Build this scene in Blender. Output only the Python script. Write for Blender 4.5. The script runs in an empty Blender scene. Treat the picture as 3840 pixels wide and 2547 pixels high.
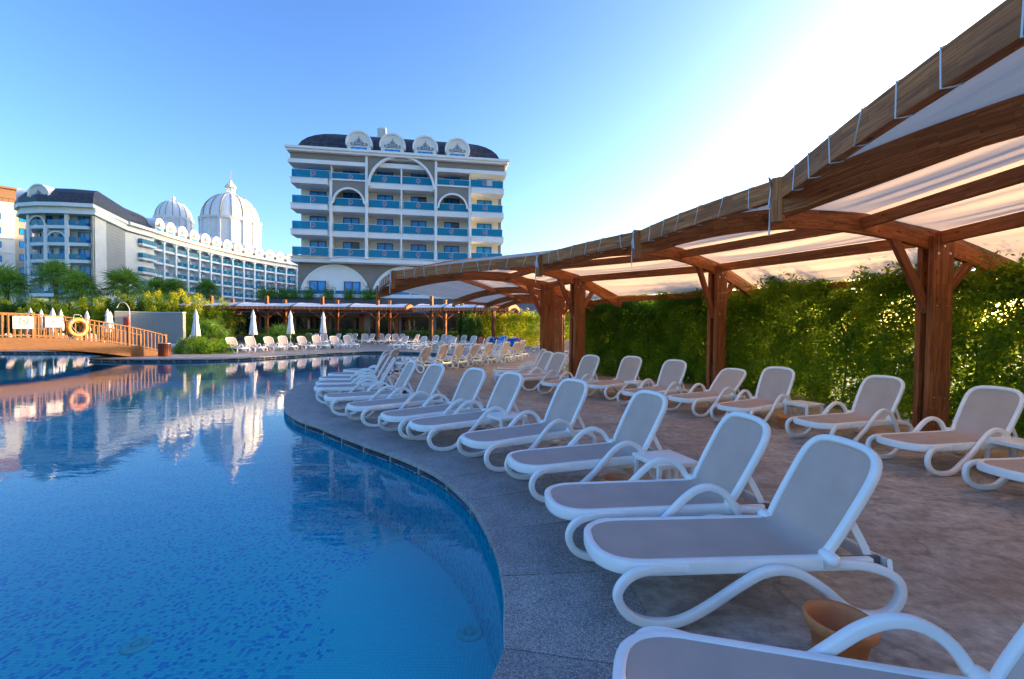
import bpy, math, random
import numpy as np
from mathutils import Vector, Matrix
from mathutils.geometry import tessellate_polygon
random.seed(7); rng = np.random.default_rng(7)
R = math.radians
S = bpy.context.scene
COL = S.collection
# ---------------------------------------------------------------- camera, sky, sun, exposure
PITCH, ROLL, HC, FPX = -.0257, .0095, 1.69, 1700.0
cam = bpy.data.objects.new('camera', bpy.data.cameras.new('camera')); COL.objects.link(cam)
cam.data.sensor_width = 36; cam.data.lens = 36*FPX/3840; cam.data.clip_start = .05; cam.data.clip_end = 5000
cam.matrix_world = Matrix.Translation((0, 0, HC)) @ Matrix.Rotation(math.pi/2+PITCH, 4, 'X') @ Matrix.Rotation(ROLL, 4, 'Z')
S.camera = cam
SUN_AZ, SUN_EL = 66, 8.0          # degrees to the right of the view, degrees up
W = bpy.data.worlds.new('World'); S.world = W; W.use_nodes = True
wn = W.node_tree
sky = wn.nodes.new('ShaderNodeTexSky'); sky.sky_type = 'NISHITA'; sky.sun_disc = False
sky.sun_elevation = R(SUN_EL); sky.sun_rotation = R(SUN_AZ)
sky.air_density = 1.0; sky.dust_density = 2.4; sky.ozone_density = 2.6; sky.altitude = 0
bg = wn.nodes['Background']; bg.inputs['Strength'].default_value = .15
hsv = wn.nodes.new('ShaderNodeHueSaturation'); hsv.inputs['Saturation'].default_value = 1.08; hsv.inputs['Hue'].default_value = .512
gm = wn.nodes.new('ShaderNodeGamma'); gm.inputs['Gamma'].default_value = 1.26
wn.links.new(sky.outputs[0], gm.inputs['Color']); wn.links.new(gm.outputs[0], hsv.inputs['Color']); wn.links.new(hsv.outputs[0], bg.inputs['Color'])
sl = bpy.data.lights.new('sun', 'SUN'); sl.energy = 2.4; sl.angle = R(.6); sl.color = (1, .62, .31)
so = bpy.data.objects.new('sun', sl); COL.objects.link(so)
sd = Vector((math.sin(R(SUN_AZ))*math.cos(R(SUN_EL)), math.cos(R(SUN_AZ))*math.cos(R(SUN_EL)), math.sin(R(SUN_EL))))
so.rotation_euler = sd.to_track_quat('Z', 'Y').to_euler()
S.view_settings.view_transform = 'Standard'; S.view_settings.look = 'None'
S.view_settings.exposure = 1.95; S.view_settings.gamma = 1; S.view_settings.use_curve_mapping = False
S.render.engine = 'CYCLES'
S.cycles.max_bounces = 8; S.cycles.transparent_max_bounces = 16; S.cycles.caustics_reflective = False
S.cycles.use_denoising = True

# ---------------------------------------------------------------- helpers
def _ray(px, py):
    a, b = px-1920, py-1273.5; c, s = math.cos(ROLL), math.sin(ROLL)
    a, b = a*c+b*s, -a*s+b*c
    x, u = a/FPX, -b/FPX; cp, sp = math.cos(PITCH), math.sin(PITCH)
    return Vector((x, cp-u*sp, sp+u*cp))
def G(px, py, z=0):                 # where the sight line through a photo pixel meets height z
    r = _ray(px, py); t = (z-HC)/r.z; return Vector((r.x*t, r.y*t, z))
def D(px, py, Y):                   # ... meets depth Y
    r = _ray(px, py); t = Y/r.y; return Vector((r.x*t, Y, HC+r.z*t))
def horizon(px): return 1232+(px-1920)*.0095

class MB:
    def __init__(s): s.v = []; s.f = []; s.t = []; s.m = []; s.mi = 0; s.sm = False; s.s = []
    def add(s, vs, fs, tan=None):
        o = len(s.v); s.v += [tuple(v) for v in vs]
        for f in fs: s.f.append(tuple(o+i for i in f)); s.t.append(tan); s.m.append(s.mi); s.s.append(s.sm)
    def box(s, x0, x1, y0, y1, z0, z1, tan=None):
        vs = [(x, y, z) for x in (x0, x1) for y in (y0, y1) for z in (z0, z1)]
        s.add(vs, [(0,1,3,2),(4,6,7,5),(0,4,5,1),(2,3,7,6),(0,2,6,4),(1,5,7,3)], tan)
    def beam(s, p0, p1, w, h, up=(0, 0, 1), off=(0, 0)):
        p0, p1 = Vector(p0), Vector(p1); d = (p1-p0).normalized(); a = d.cross(Vector(up)).normalized(); b = a.cross(d)
        vs = []
        for p in (p0, p1):
            for i, j in ((-1,-1),(1,-1),(1,1),(-1,1)): vs.append(p+a*(i*w/2+off[0])+b*(j*h/2+off[1]))
        s.add(vs, [(0,1,2,3),(7,6,5,4),(0,4,5,1),(1,5,6,2),(2,6,7,3),(3,7,4,0)], tuple(d))
    def sweep(s, pts, sec, up=(0, 0, 1), closed=False, cap=True, binorm=None):
        pts = [Vector(p) for p in pts]; n = len(pts); k = len(sec); vs = []
        for i, p in enumerate(pts):
            if closed: d = pts[(i+1) % n]-pts[i-1]
            else: d = pts[min(i+1, n-1)]-pts[max(i-1, 0)]
            d.normalize()
            if binorm is not None: a = Vector(binorm); b = a.cross(d).normalized()
            else: a = d.cross(Vector(up)).normalized(); b = a.cross(d)
            for u, w in sec: vs.append(p+a*u+b*w)
        o = len(s.v); s.v += [tuple(v) for v in vs]
        for i in range(n if closed else n-1):
            j = (i+1) % n; dd = tuple((pts[j]-pts[i]).normalized())
            for q in range(k):
                r = (q+1) % k
                s.f.append((o+i*k+q, o+j*k+q, o+j*k+r, o+i*k+r)); s.t.append(dd); s.m.append(s.mi); s.s.append(s.sm)
        if cap and not closed:
            s.f.append(tuple(o+q for q in range(k))[::-1]); s.t.append(None); s.m.append(s.mi); s.s.append(False)
            s.f.append(tuple(o+(n-1)*k+q for q in range(k))); s.t.append(None); s.m.append(s.mi); s.s.append(False)
    def tube(s, pts, r, n=8, closed=False, up=None):
        sec = [(r*math.cos(2*math.pi*i/n), r*math.sin(2*math.pi*i/n)) for i in range(n)]
        o = s.sm; s.sm = True
        if up is None:
            d = Vector(pts[-1])-Vector(pts[0]); up = (0, 0, 1) if abs(d.normalized().z if d.length else 0) < .9 else (1, 0, 0)
        s.sweep(pts, sec, up=up, closed=closed); s.sm = o
    def lathe(s, prof, c=(0, 0, 0), n=24, sm=True):
        o = len(s.v)
        for r, z in prof:
            for i in range(n): a = 2*math.pi*i/n; s.v.append((c[0]+r*math.cos(a), c[1]+r*math.sin(a), c[2]+z))
        for j in range(len(prof)-1):
            for i in range(n):
                k = (i+1) % n
                s.f.append((o+j*n+i, o+j*n+k, o+(j+1)*n+k, o+(j+1)*n+i)); s.t.append(None); s.m.append(s.mi); s.s.append(sm)
    def prism(s, poly, z0, z1):     # poly: list of (x, y), extruded in z
        n = len(poly); vs = [(x, y, z0) for x, y in poly]+[(x, y, z1) for x, y in poly]
        fs = [(i, (i+1) % n, n+(i+1) % n, n+i) for i in range(n)]
        tri = tessellate_polygon([[Vector((x, y, 0)) for x, y in poly]])
        fs += [tuple(n+i for i in t) for t in tri]+[tuple(t)[::-1] for t in tri]
        s.add(vs, fs)
    def prismy(s, poly, y0, y1):    # poly: list of (x, z), extruded in y
        n = len(poly); vs = [(x, y0, z) for x, z in poly]+[(x, y1, z) for x, z in poly]
        fs = [(i, (i+1) % n, n+(i+1) % n, n+i) for i in range(n)]
        tri = tessellate_polygon([[Vector((x, z, 0)) for x, z in poly]])
        fs += [tuple(n+i for i in t) for t in tri]+[tuple(t)[::-1] for t in tri]
        s.add(vs, fs)
    def arch(s, cx, cz, r0, r1, y0, y1, a0=0, a1=180, n=24, kx=1.0):
        A = [R(a0+(a1-a0)*i/n) for i in range(n+1)]; vs = []
        for a in A:
            for r in (r0, r1):
                for y in (y0, y1): vs.append((cx+kx*r*math.cos(a), y, cz+r*math.sin(a)))
        fs = []
        for i in range(n):
            b = 4*i; fs += [(b, b+2, b+6, b+4), (b+1, b+5, b+7, b+3), (b, b+4, b+5, b+1), (b+2, b+3, b+7, b+6)]
        fs += [(0, 1, 3, 2), (4*n, 4*n+2, 4*n+3, 4*n+1)]
        s.add(vs, fs)
    def spandrel(s, cx, cz, r, x0, x1, zt, y0, y1, n=20, kx=1.0):   # rectangle above an arch
        P = []
        for i in range(n+1):
            a = math.pi*i/n; P.append((cx+kx*r*math.cos(a), cz+r*math.sin(a)))
        P = [(x1, cz)]+P+[(x0, cz)]
        for (ax, az), (bx, bz) in zip(P[:-1], P[1:]):
            if abs(ax-bx) < 1e-6: continue
            s.prismy([(ax, az), (ax, zt), (bx, zt), (bx, bz)], y0, y1)
    def mesh(s, name, mats):
        me = bpy.data.meshes.new(name)
        me.from_pydata(s.v, [], s.f)
        for m in (mats if isinstance(mats, (list, tuple)) else [mats]): me.materials.append(m)
        me.polygons.foreach_set('material_index', s.m); me.polygons.foreach_set('use_smooth', s.s)
        uv = me.uv_layers.new(name='UVMap'); buf = np.zeros(len(me.loops)*2, dtype=np.float32)
        for p, tn in zip(me.polygons, s.t):
            nrm = p.normal
            if tn is None:
                tn = Vector((0, 0, 1)) if abs(nrm.z) < .8 else Vector((1, 0, 0))
            tn = Vector(tn); tn = tn-nrm*tn.dot(nrm)
            if tn.length < 1e-4: tn = Vector((1, 0, 0)) if abs(nrm.x) < .7 else Vector((0, 1, 0))
            tn.normalize(); b = nrm.cross(tn)
            for li in p.loop_indices:
                co = me.vertices[me.loops[li].vertex_index].co
                buf[2*li] = co.dot(tn); buf[2*li+1] = co.dot(b)
        uv.data.foreach_set('uv', buf); me.update()
        return me
def build(name, mb, mats, parent=None, world=False, bevel=0, **tags):
    me = mb if isinstance(mb, bpy.types.Mesh) else mb.mesh(name, mats)
    o = bpy.data.objects.new(name, me); COL.objects.link(o)
    if parent is not None:
        o.parent = parent
        if world: o.location = -Vector(parent.location)
    if bevel:
        m = o.modifiers.new('b', 'BEVEL'); m.width = bevel; m.segments = 2; m.limit_method = 'ANGLE'; m.angle_limit = R(40)
    for k, v in tags.items(): o[k] = v
    return o
def put(name, me, parent, loc=(0, 0, 0), rz=0, sc=None, **tags):
    o = bpy.data.objects.new(name, me); COL.objects.link(o); o.parent = parent; o.location = loc; o.rotation_euler = (0, 0, rz)
    if sc: o.scale = sc
    for k, v in tags.items(): o[k] = v
    return o
def thing(name, label, cat, loc=(0, 0, 0), rz=0, group=None, kind=None):
    o = bpy.data.objects.new(name, None); COL.objects.link(o); o.location = loc; o.rotation_euler = (0, 0, rz)
    o.empty_display_size = .2
    o['label'] = label; o['category'] = cat
    if group: o['group'] = group
    if kind: o['kind'] = kind
    return o
def copy_tree(o, parent=None):
    c = o.copy(); COL.objects.link(c)
    if parent is not None: c.parent = parent
    for ch in list(KIDS.get(o.name, [])): KIDS.setdefault(c.name, []).append(copy_tree(ch, c))
    return c
KIDS = {}
def reg(o):
    def rec(x):
        KIDS[x.name] = list(x.children)
        for c in x.children: rec(c)
    rec(o)
def spline(P, n=8, closed=False):
    P = [Vector(p) for p in P]; N = len(P); out = []
    rngi = range(N if closed else N-1)
    for i in rngi:
        g = (lambda k: P[k % N]) if closed else (lambda k: P[min(max(k, 0), N-1)])
        a, b, c, d = g(i-1), g(i), g(i+1), g(i+2)
        for k in range(n):
            t = k/n
            out.append(.5*((2*b)+(c-a)*t+(2*a-5*b+4*c-d)*t*t+(3*b-a-3*c+d)*t**3))
    if not closed: out.append(P[-1].copy())
    return out
def rsec(w, h, r, n=3):             # rounded rectangle section
    out = []
    for cx, cy, a0 in ((w/2-r, h/2-r, 0), (-w/2+r, h/2-r, 90), (-w/2+r, -h/2+r, 180), (w/2-r, -h/2+r, 270)):
        for i in range(n):
            a = R(a0+90*i/(n-1)); out.append((cx+r*math.cos(a), cy+r*math.sin(a)))
    return out

# ---------------------------------------------------------------- materials
class NT:
    def __init__(s, name):
        s.mat = bpy.data.materials.new(name); s.mat.use_nodes = True; s.nt = s.mat.node_tree
        s.p = s.nt.nodes['Principled BSDF']; s.out = s.nt.nodes['Material Output']
    def n(s, t, **kw):
        nd = s.nt.nodes.new(t)
        for k, v in kw.items():
            if k in nd.inputs.keys() if isinstance(k, str) else False: nd.inputs[k].default_value = v
            else: setattr(nd, k, v)
        return nd
    def l(s, a, b): s.nt.links.new(a, b)
    def coord(s, kind='Object', scale=(1, 1, 1)):
        c = s.n('ShaderNodeTexCoord'); m = s.n('ShaderNodeMapping'); m.inputs['Scale'].default_value = scale
        s.l(c.outputs[kind], m.inputs[0]); return m.outputs[0]
    def noise(s, vec, scale, detail=4, rough=.55, dist=0):
        x = s.n('ShaderNodeTexNoise'); x.inputs['Scale'].default_value = scale; x.inputs['Detail'].default_value = detail
        x.inputs['Roughness'].default_value = rough; x.inputs['Distortion'].default_value = dist
        s.l(vec, x.inputs['Vector']); return x.outputs['Fac']
    def ramp(s, fac, stops):
        r = s.n('ShaderNodeValToRGB'); e = r.color_ramp.elements
        while len(e) < len(stops): e.new(.5)
        for q, (p, c) in zip(e, stops): q.position = p; q.color = (*c, 1)
        s.l(fac, r.inputs[0]); return r.outputs[0]
    def mix(s, fac, a, b, mode='MIX'):
        m = s.n('ShaderNodeMix'); m.data_type = 'RGBA'; m.blend_type = mode
        for sock, v in ((m.inputs[0], fac), (m.inputs[6], a), (m.inputs[7], b)):
            if isinstance(v, (int, float)): sock.default_value = v
            elif isinstance(v, tuple): sock.default_value = (*v, 1)
            else: s.l(v, sock)
        return m.outputs[2]
    def math(s, op, a, b=0, clamp=False):
        m = s.n('ShaderNodeMath'); m.operation = op; m.use_clamp = clamp
        for sock, v in ((m.inputs[0], a), (m.inputs[1], b)):
            if isinstance(v, (int, float)): sock.default_value = v
            else: s.l(v, sock)
        return m.outputs[0]
    def bump(s, h, strength=.3, dist=.01):
        b = s.n('ShaderNodeBump'); b.inputs['Strength'].default_value = strength; b.inputs['Distance'].default_value = dist
        s.l(h, b.inputs['Height']); s.l(b.outputs[0], s.p.inputs['Normal']); return b.outputs[0]
    def set(s, col=None, rough=None, spec=None, metal=None):
        if col is not None:
            if isinstance(col, tuple): s.p.inputs['Base Color'].default_value = (*col, 1)
            else: s.l(col, s.p.inputs['Base Color'])
        if rough is not None:
            if isinstance(rough, (int, float)): s.p.inputs['Roughness'].default_value = rough
            else: s.l(rough, s.p.inputs['Roughness'])
        if spec is not None: s.p.inputs['Specular IOR Level'].default_value = spec
        if metal is not None: s.p.inputs['Metallic'].default_value = metal
        return s.mat
def plain(name, col, rough=.5, var=.12, scale=3, spec=.5, metal=0, bump=0, bscale=60):
    t = NT(name); v = t.coord()
    f = t.noise(v, scale, 5)
    c = t.ramp(f, [(.3, tuple(x*(1-var) for x in col)), (.7, tuple(min(1, x*(1+var)) for x in col))])
    t.set(c, rough, spec, metal)
    if bump: t.bump(t.noise(v, bscale, 3), bump, .004)
    return t.mat
def wood_mat(name, a, b, c, rough=.58, lam=True):
    t = NT(name); uv = t.coord('UV', (1.2, 26, 1)); uv2 = t.coord('UV', (1, 1, 1)); ob = t.coord()
    g = t.noise(uv, 1.6, 8, .65, .6); col = t.ramp(g, [(.28, a), (.5, b), (.72, c)])
    if lam:
        br = t.n('ShaderNodeTexBrick'); br.offset = .37; br.inputs['Scale'].default_value = 1
        br.inputs['Brick Width'].default_value = .62; br.inputs['Row Height'].default_value = .048; br.inputs['Mortar Size'].default_value = .0012
        br.inputs['Color1'].default_value = (.62, .62, .62, 1); br.inputs['Color2'].default_value = (1.15, 1.12, 1.1, 1); br.inputs['Mortar'].default_value = (.25, .22, .2, 1)
        t.l(uv2, br.inputs['Vector'])
        col = t.mix(.8, col, br.outputs['Color'], 'MULTIPLY')
    dirt = t.noise(ob, 1.7, 6, .6); col = t.mix(t.math('MULTIPLY', t.math('SUBTRACT', dirt, .5, True), 2.0, True), col, t.mix(.5, col, (.12, .075, .045)))
    kn = t.n('ShaderNodeTexVoronoi'); kn.inputs['Scale'].default_value = 1; t.l(t.coord('UV', (2.1, 9, 1)), kn.inputs['Vector'])
    kf = t.ramp(kn.outputs['Distance'], [(.05, (1, 1, 1)), (.13, (0, 0, 0))]); col = t.mix(kf, col, tuple(x*.35 for x in a))
    t.set(col, rough, .25); t.bump(g, .25, .004); return t.mat
M = {}
M['wood'] = wood_mat('pergola_wood', (.20, .055, .016), (.46, .150, .042), (.66, .26, .080))
M['wood_post'] = wood_mat('post_wood', (.16, .048, .016), (.30, .100, .034), (.42, .165, .062), lam=True)
M['wood_bridge'] = wood_mat('bridge_wood', (.075, .025, .007), (.15, .058, .017), (.24, .105, .033), lam=False)
M['wood_rail'] = wood_mat('baluster_wood', (.13, .045, .012), (.24, .095, .028), (.34, .15, .05), lam=False)
M['wood_red'] = wood_mat('bin_slat_wood', (.10, .022, .010), (.17, .04, .017), (.22, .06, .03), lam=False)
M['plastic'] = plain('white_plastic', (.86, .835, .80), .38, .04, 8, .5, bump=.08, bscale=300)
def sling():
    t = NT('sling_fabric'); v = t.coord(); w = t.n('ShaderNodeTexChecker'); w.inputs['Scale'].default_value = 330; t.l(v, w.inputs['Vector'])
    f = t.noise(v, 3.5, 5); c = t.ramp(f, [(.3, (.55, .43, .365)), (.7, (.63, .50, .43))])
    c = t.mix(t.math('MULTIPLY', w.outputs['Fac'], .14), c, (.12, .10, .09)); t.set(c, .55, .35); t.bump(w.outputs['Fac'], .15, .001)
    tr = t.n('ShaderNodeBsdfTranslucent'); t.l(c, tr.inputs['Color']); ms = t.n('ShaderNodeMixShader'); ms.inputs[0].default_value = .18
    t.l(t.p.outputs[0], ms.inputs[1]); t.l(tr.outputs[0], ms.inputs[2]); t.l(ms.outputs[0], t.out.inputs[0]); return t.mat
M['sling'] = sling()
M['foot'] = plain('foot_block', (.42, .36, .20), .6)
M['dark_plastic'] = plain('dark_hinge_plastic', (.10, .10, .11), .5)
M['steel'] = plain('steel', (.55, .56, .57), .22, .05, 20, .5, 1.0)
M['galv'] = plain('galvanised_steel', (.42, .45, .47), .42, .2, 25, .5, .9)
M['terracotta'] = plain('terracotta', (.64, .22, .075), .62, .18, 9, .35, bump=.2, bscale=80)
def canvas():
    t = NT('canopy_canvas'); v = t.coord('UV', (1, 1, 1)); ob = t.coord()
    f = t.noise(ob, 1.2, 6, .6); c = t.ramp(f, [(.3, (.58, .54, .50)), (.65, (.72, .69, .65))])
    st = t.noise(t.coord('UV', (1.2, 9, 1)), 1.2, 7, .65, 1.2); c = t.mix(t.math('MULTIPLY', t.math('SUBTRACT', st, .5, True), 1.6, True), c, (.40, .34, .30))
    t.set(c, .7, .2); t.bump(t.noise(t.coord('UV', (.35, 6, 1)), 1.5, 4, .55, .9), .4, .04)
    tr = t.n('ShaderNodeBsdfTranslucent'); tr.inputs['Color'].default_value = (.92, .70, .54, 1)
    ms = t.n('ShaderNodeMixShader'); ms.inputs[0].default_value = .42
    t.l(t.p.outputs[0], ms.inputs[1]); t.l(tr.outputs[0], ms.inputs[2]); t.l(ms.outputs[0], t.out.inputs[0]); return t.mat
M['canvas'] = canvas()
M['canvas_far_lightened'] = plain('pale_canvas', (.80, .80, .80), .7, .10, 2.5, .2, bump=.5, bscale=3)  # far canopy cloth lightened in colour to offset shade on its facing side
M['rope'] = plain('white_rope', (.68, .68, .68), .7)
def deck():
    t = NT('stamped_concrete'); v = t.coord()
    big = t.noise(v, .55, 6, .6); f = t.noise(t.coord('Object', (1, 2.2, 1)), 2.3, 9, .68, .5)
    c = t.ramp(f, [(.28, (.20, .165, .135)), (.5, (.44, .38, .32)), (.70, (.60, .54, .47))])
    c = t.mix(t.ramp(big, [(.42, (0, 0, 0)), (.68, (.75, .75, .75))]), c, (.34, .22, .145))
    vo = t.n('ShaderNodeTexVoronoi'); vo.feature = 'DISTANCE_TO_EDGE'; vo.inputs['Scale'].default_value = .75
    wv = t.n('ShaderNodeVectorMath'); wv.operation = 'ADD'; nz = t.n('ShaderNodeTexNoise'); nz.inputs['Scale'].default_value = 1.6; nz.inputs['Detail'].default_value = 6
    t.l(v, nz.inputs['Vector']); t.l(v, wv.inputs[0]); t.l(nz.outputs['Color'], wv.inputs[1]); t.l(wv.outputs[0], vo.inputs['Vector'])
    cr = t.ramp(vo.outputs['Distance'], [(.0, (1, 1, 1)), (.018, (0, 0, 0))])
    c = t.mix(t.math('MULTIPLY', cr, .35), c, (.05, .035, .028))
    st = t.noise(v, 11, 8, .7); c = t.mix(.55, c, t.ramp(st, [(.34, (.35, .35, .35)), (.64, (1.35, 1.35, 1.35))]), 'MULTIPLY')
    t.set(c, t.ramp(big, [(.3, (.38,)*3), (.7, (.62,)*3)]), .4)
    h = t.math('ADD', t.noise(t.coord('Object', (1, 2, 1)), 7, 8, .65, .8), t.math('MULTIPLY', st, .5)); t.bump(h, .55, .018); return t.mat
M['deck'] = deck()
def granite():
    t = NT('grey_granite'); v = t.coord(); a = t.noise(v, 120, 3, .75); b = t.noise(v, 5, 7, .65)
    c = t.ramp(a, [(.36, (.11, .105, .10)), (.5, (.30, .285, .27)), (.62, (.56, .53, .50))])
    c = t.mix(.7, c, t.ramp(b, [(.25, (.55, .56, .58)), (.7, (1.1, 1.1, 1.1))]), 'MULTIPLY')
    oi = t.n('ShaderNodeObjectInfo'); c = t.mix(.5, c, t.ramp(oi.outputs['Random'], [(0, (.72, .72, .74)), (1, (1.1, 1.1, 1.08))]), 'MULTIPLY')
    t.set(c, .55, .4); t.bump(t.math('ADD', a, b), .35, .004); return t.mat
M['granite'] = granite()
def tiles(name, light, mid, dark, amount, kind='Object', size=.033, mask=None):
    t = NT(name); v = t.coord(kind, (1/size,)*3 if kind == 'Object' else (1/size, 1/size, 1))
    ad = t.n('ShaderNodeVectorMath'); ad.operation = 'ADD'; ad.inputs[1].default_value = (.317, .291, .23); t.l(v, ad.inputs[0])
    fl = t.n('ShaderNodeVectorMath'); fl.operation = 'FLOOR'; t.l(ad.outputs[0], fl.inputs[0])
    wh = t.n('ShaderNodeTexWhiteNoise'); wh.noise_dimensions = '3D'; t.l(fl.outputs[0], wh.inputs['Vector'])
    fr = t.n('ShaderNodeVectorMath'); fr.operation = 'FRACTION'; t.l(ad.outputs[0], fr.inputs[0])
    sx = t.n('ShaderNodeSeparateXYZ'); t.l(fr.outputs[0], sx.inputs[0])
    gx = t.math('MINIMUM', t.math('MINIMUM', sx.outputs[0], t.math('SUBTRACT', 1, sx.outputs[0])), t.math('MINIMUM', sx.outputs[1], t.math('SUBTRACT', 1, sx.outputs[1])))
    grout = t.math('LESS_THAN', gx, .06)
    # clumps: noise of the snapped cell coordinate decides how likely a dark tile is
    ns = t.n('ShaderNodeTexNoise'); ns.inputs['Scale'].default_value = .35; ns.inputs['Detail'].default_value = 2; t.l(fl.outputs[0], ns.inputs['Vector'])
    th = t.math('MULTIPLY', ns.outputs['Fac'], amount)
    if mask is not None:
        sc = t.n('ShaderNodeSeparateXYZ'); t.l(t.coord(), sc.inputs[0])
        # mask = a*x + b*y + c > 0 in metres, softened over a few tiles
        q = t.math('ADD', t.math('ADD', t.math('MULTIPLY', sc.outputs[0], mask[0]), t.math('MULTIPLY', sc.outputs[1], mask[1])), mask[2])
        w = t.noise(t.coord(), .9, 2); q = t.math('ADD', q, t.math('MULTIPLY', t.math('SUBTRACT', w, .5), 1.6))
        th = t.math('MULTIPLY', th, t.math('MULTIPLY', q, 5, True))
    dk = t.math('LESS_THAN', wh.outputs['Value'], th)
    s2 = t.n('ShaderNodeSeparateColor'); t.l(wh.outputs['Color'], s2.inputs[0])
    c = t.mix(s2.outputs[1], light, mid); c = t.mix(dk, c, t.mix(s2.outputs[2], dark, mid)); c = t.mix(t.math('MULTIPLY', grout, .5), c, (.25, .5, .65))
    if kind == 'UV':
        sz = t.n('ShaderNodeSeparateXYZ'); t.l(t.coord(), sz.inputs[0]); c = t.mix(t.math('GREATER_THAN', sz.outputs[2], -.165), c, t.mix(dk, (.30, .33, .34), (.03, .09, .17)))
    t.set(c, .3, .5); return t.mat
M['floor_tile'] = tiles('pool_floor_mosaic', (.34, .98, .98), (.22, .92, .97), (.015, .32, .85), .74, mask=(-1, -.12, -1.05))
M['wall_tile'] = tiles('pool_wall_mosaic', (.42, .98, .98), (.30, .92, .95), (.05, .44, .80), .80, 'UV')
M['shelf_tile'] = tiles('overflow_shelf_mosaic', (.30, .34, .36), (.18, .25, .30), (.03, .10, .22), .9, size=.03)
def water():
    t = NT('pool_water'); nt = t.nt; nt.nodes.remove(t.p)
    v = t.coord('Object', (1, 1.7, 1)); h = t.noise(v, 2.2, 3, .5, .3); h2 = t.noise(v, 9, 2, .5)
    hh = t.math('ADD', h, t.math('MULTIPLY', h2, .16)); b = t.n('ShaderNodeBump'); b.inputs['Strength'].default_value = .10; b.inputs['Distance'].default_value = .025; t.l(hh, b.inputs['Height'])
    fr = t.n('ShaderNodeFresnel'); fr.inputs['IOR'].default_value = 1.33; t.l(b.outputs[0], fr.inputs['Normal'])
    gl = t.n('ShaderNodeBsdfGlossy'); gl.inputs['Roughness'].default_value = .015; t.l(b.outputs[0], gl.inputs['Normal']); gl.inputs['Color'].default_value = (.93, .97, 1, 1)
    tr = t.n('ShaderNodeBsdfTransparent'); tr.inputs['Color'].default_value = (.32, 1, 1, 1)
    ms = t.n('ShaderNodeMixShader'); t.l(fr.outputs[0], ms.inputs[0]); t.l(tr.outputs[0], ms.inputs[1]); t.l(gl.outputs[0], ms.inputs[2]); t.l(ms.outputs[0], t.out.inputs[0]); return t.mat
M['water'] = water()
def leaf(name, a, b, c, trans=.52, scale=.9, rough=.5):
    t = NT(name); v = t.coord(); f = t.math('ADD', t.math('MULTIPLY', t.noise(v, scale, 3), .6), t.math('MULTIPLY', t.noise(v, 14, 2), .4))
    col = t.ramp(f, [(.36, a), (.5, b), (.64, c)]); t.set(col, rough, .3)
    tr = t.n('ShaderNodeBsdfTranslucent'); t.l(t.mix(.62, col, (.50, .64, .03), 'MIX'), tr.inputs['Color'])
    ms = t.n('ShaderNodeMixShader'); ms.inputs[0].default_value = trans
    t.l(t.p.outputs[0], ms.inputs[1]); t.l(tr.outputs[0], ms.inputs[2]); t.l(ms.outputs[0], t.out.inputs[0]); return t.mat
M['hedge'] = leaf('hedge_leaves', (.020, .095, .010), (.065, .21, .016), (.19, .36, .022))
M['gold'] = leaf('golden_conifer_leaves', (.12, .24, .010), (.46, .48, .014), (.80, .62, .025), .4, .7)
M['conifer'] = leaf('dark_conifer_leaves', (.016, .055, .010), (.040, .105, .015), (.10, .17, .02), .35)
M['palm'] = leaf('palm_leaves', (.05, .15, .018), (.11, .25, .035), (.20, .34, .06), .35, 2)
M['trunk'] = plain('trunk_bark', (.17, .12, .08), .9, .35, 6, .2, bump=.5, bscale=20)
M['petal'] = plain('red_flower', (.45, .03, .06), .6)
M['stucco'] = plain('white_stucco', (.84, .84, .83), .75, .05, .8, .3)
M['cream'] = plain('cream_stucco', (.80, .75, .67), .8, .06, .6, .3)
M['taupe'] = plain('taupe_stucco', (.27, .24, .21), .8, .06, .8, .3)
M['taupe_light'] = plain('light_taupe_cladding', (.42, .40, .35), .75, .05, .5, .3)
M['orn'] = plain('ornament_stone', (.22, .27, .32), .7)
M['orn_gold'] = plain('ornament_tan', (.38, .31, .21), .7)
M['brown_wall'] = plain('brown_stucco', (.34, .19, .11), .8)
M['frame'] = plain('dark_window_frame', (.02, .022, .026), .4)
def glass(name, col, rough=.04):
    t = NT(name); v = t.coord(); f = t.noise(t.coord('Object', (3, 3, .25)), 2, 2); c = t.ramp(f, [(.35, col), (.65, tuple(x*1.9 for x in col))]); t.set(c, rough, .5); return t.mat
M['glass'] = glass('painted_sky_window_glass', (.004, .20, .50), .12); M['darkglass'] = glass('dark_window_glass', (.010, .011, .012))  # window blue is the reflected sky, put into the base colour
def railglass():
    t = NT('teal_railing_glass'); nt = t.nt; nt.nodes.remove(t.p)
    tr = t.n('ShaderNodeBsdfTransparent'); tr.inputs['Color'].default_value = (.04, .38, .62, 1)
    df = t.n('ShaderNodeBsdfDiffuse'); df.inputs['Color'].default_value = (.004, .40, .62, 1)
    gl = t.n('ShaderNodeBsdfGlossy'); gl.inputs['Roughness'].default_value = .04
    m1 = t.n('ShaderNodeMixShader'); m1.inputs[0].default_value = .45; t.l(tr.outputs[0], m1.inputs[1]); t.l(df.outputs[0], m1.inputs[2])
    fr = t.n('ShaderNodeFresnel'); fr.inputs['IOR'].default_value = 1.35
    m2 = t.n('ShaderNodeMixShader'); t.l(fr.outputs[0], m2.inputs[0]); t.l(m1.outputs[0], m2.inputs[1]); t.l(gl.outputs[0], m2.inputs[2]); t.l(m2.outputs[0], t.out.inputs[0]); return t.mat
M['railglass'] = railglass()
M['emblem'] = plain('frosted_emblem', (.42, .36, .40), .6)
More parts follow.
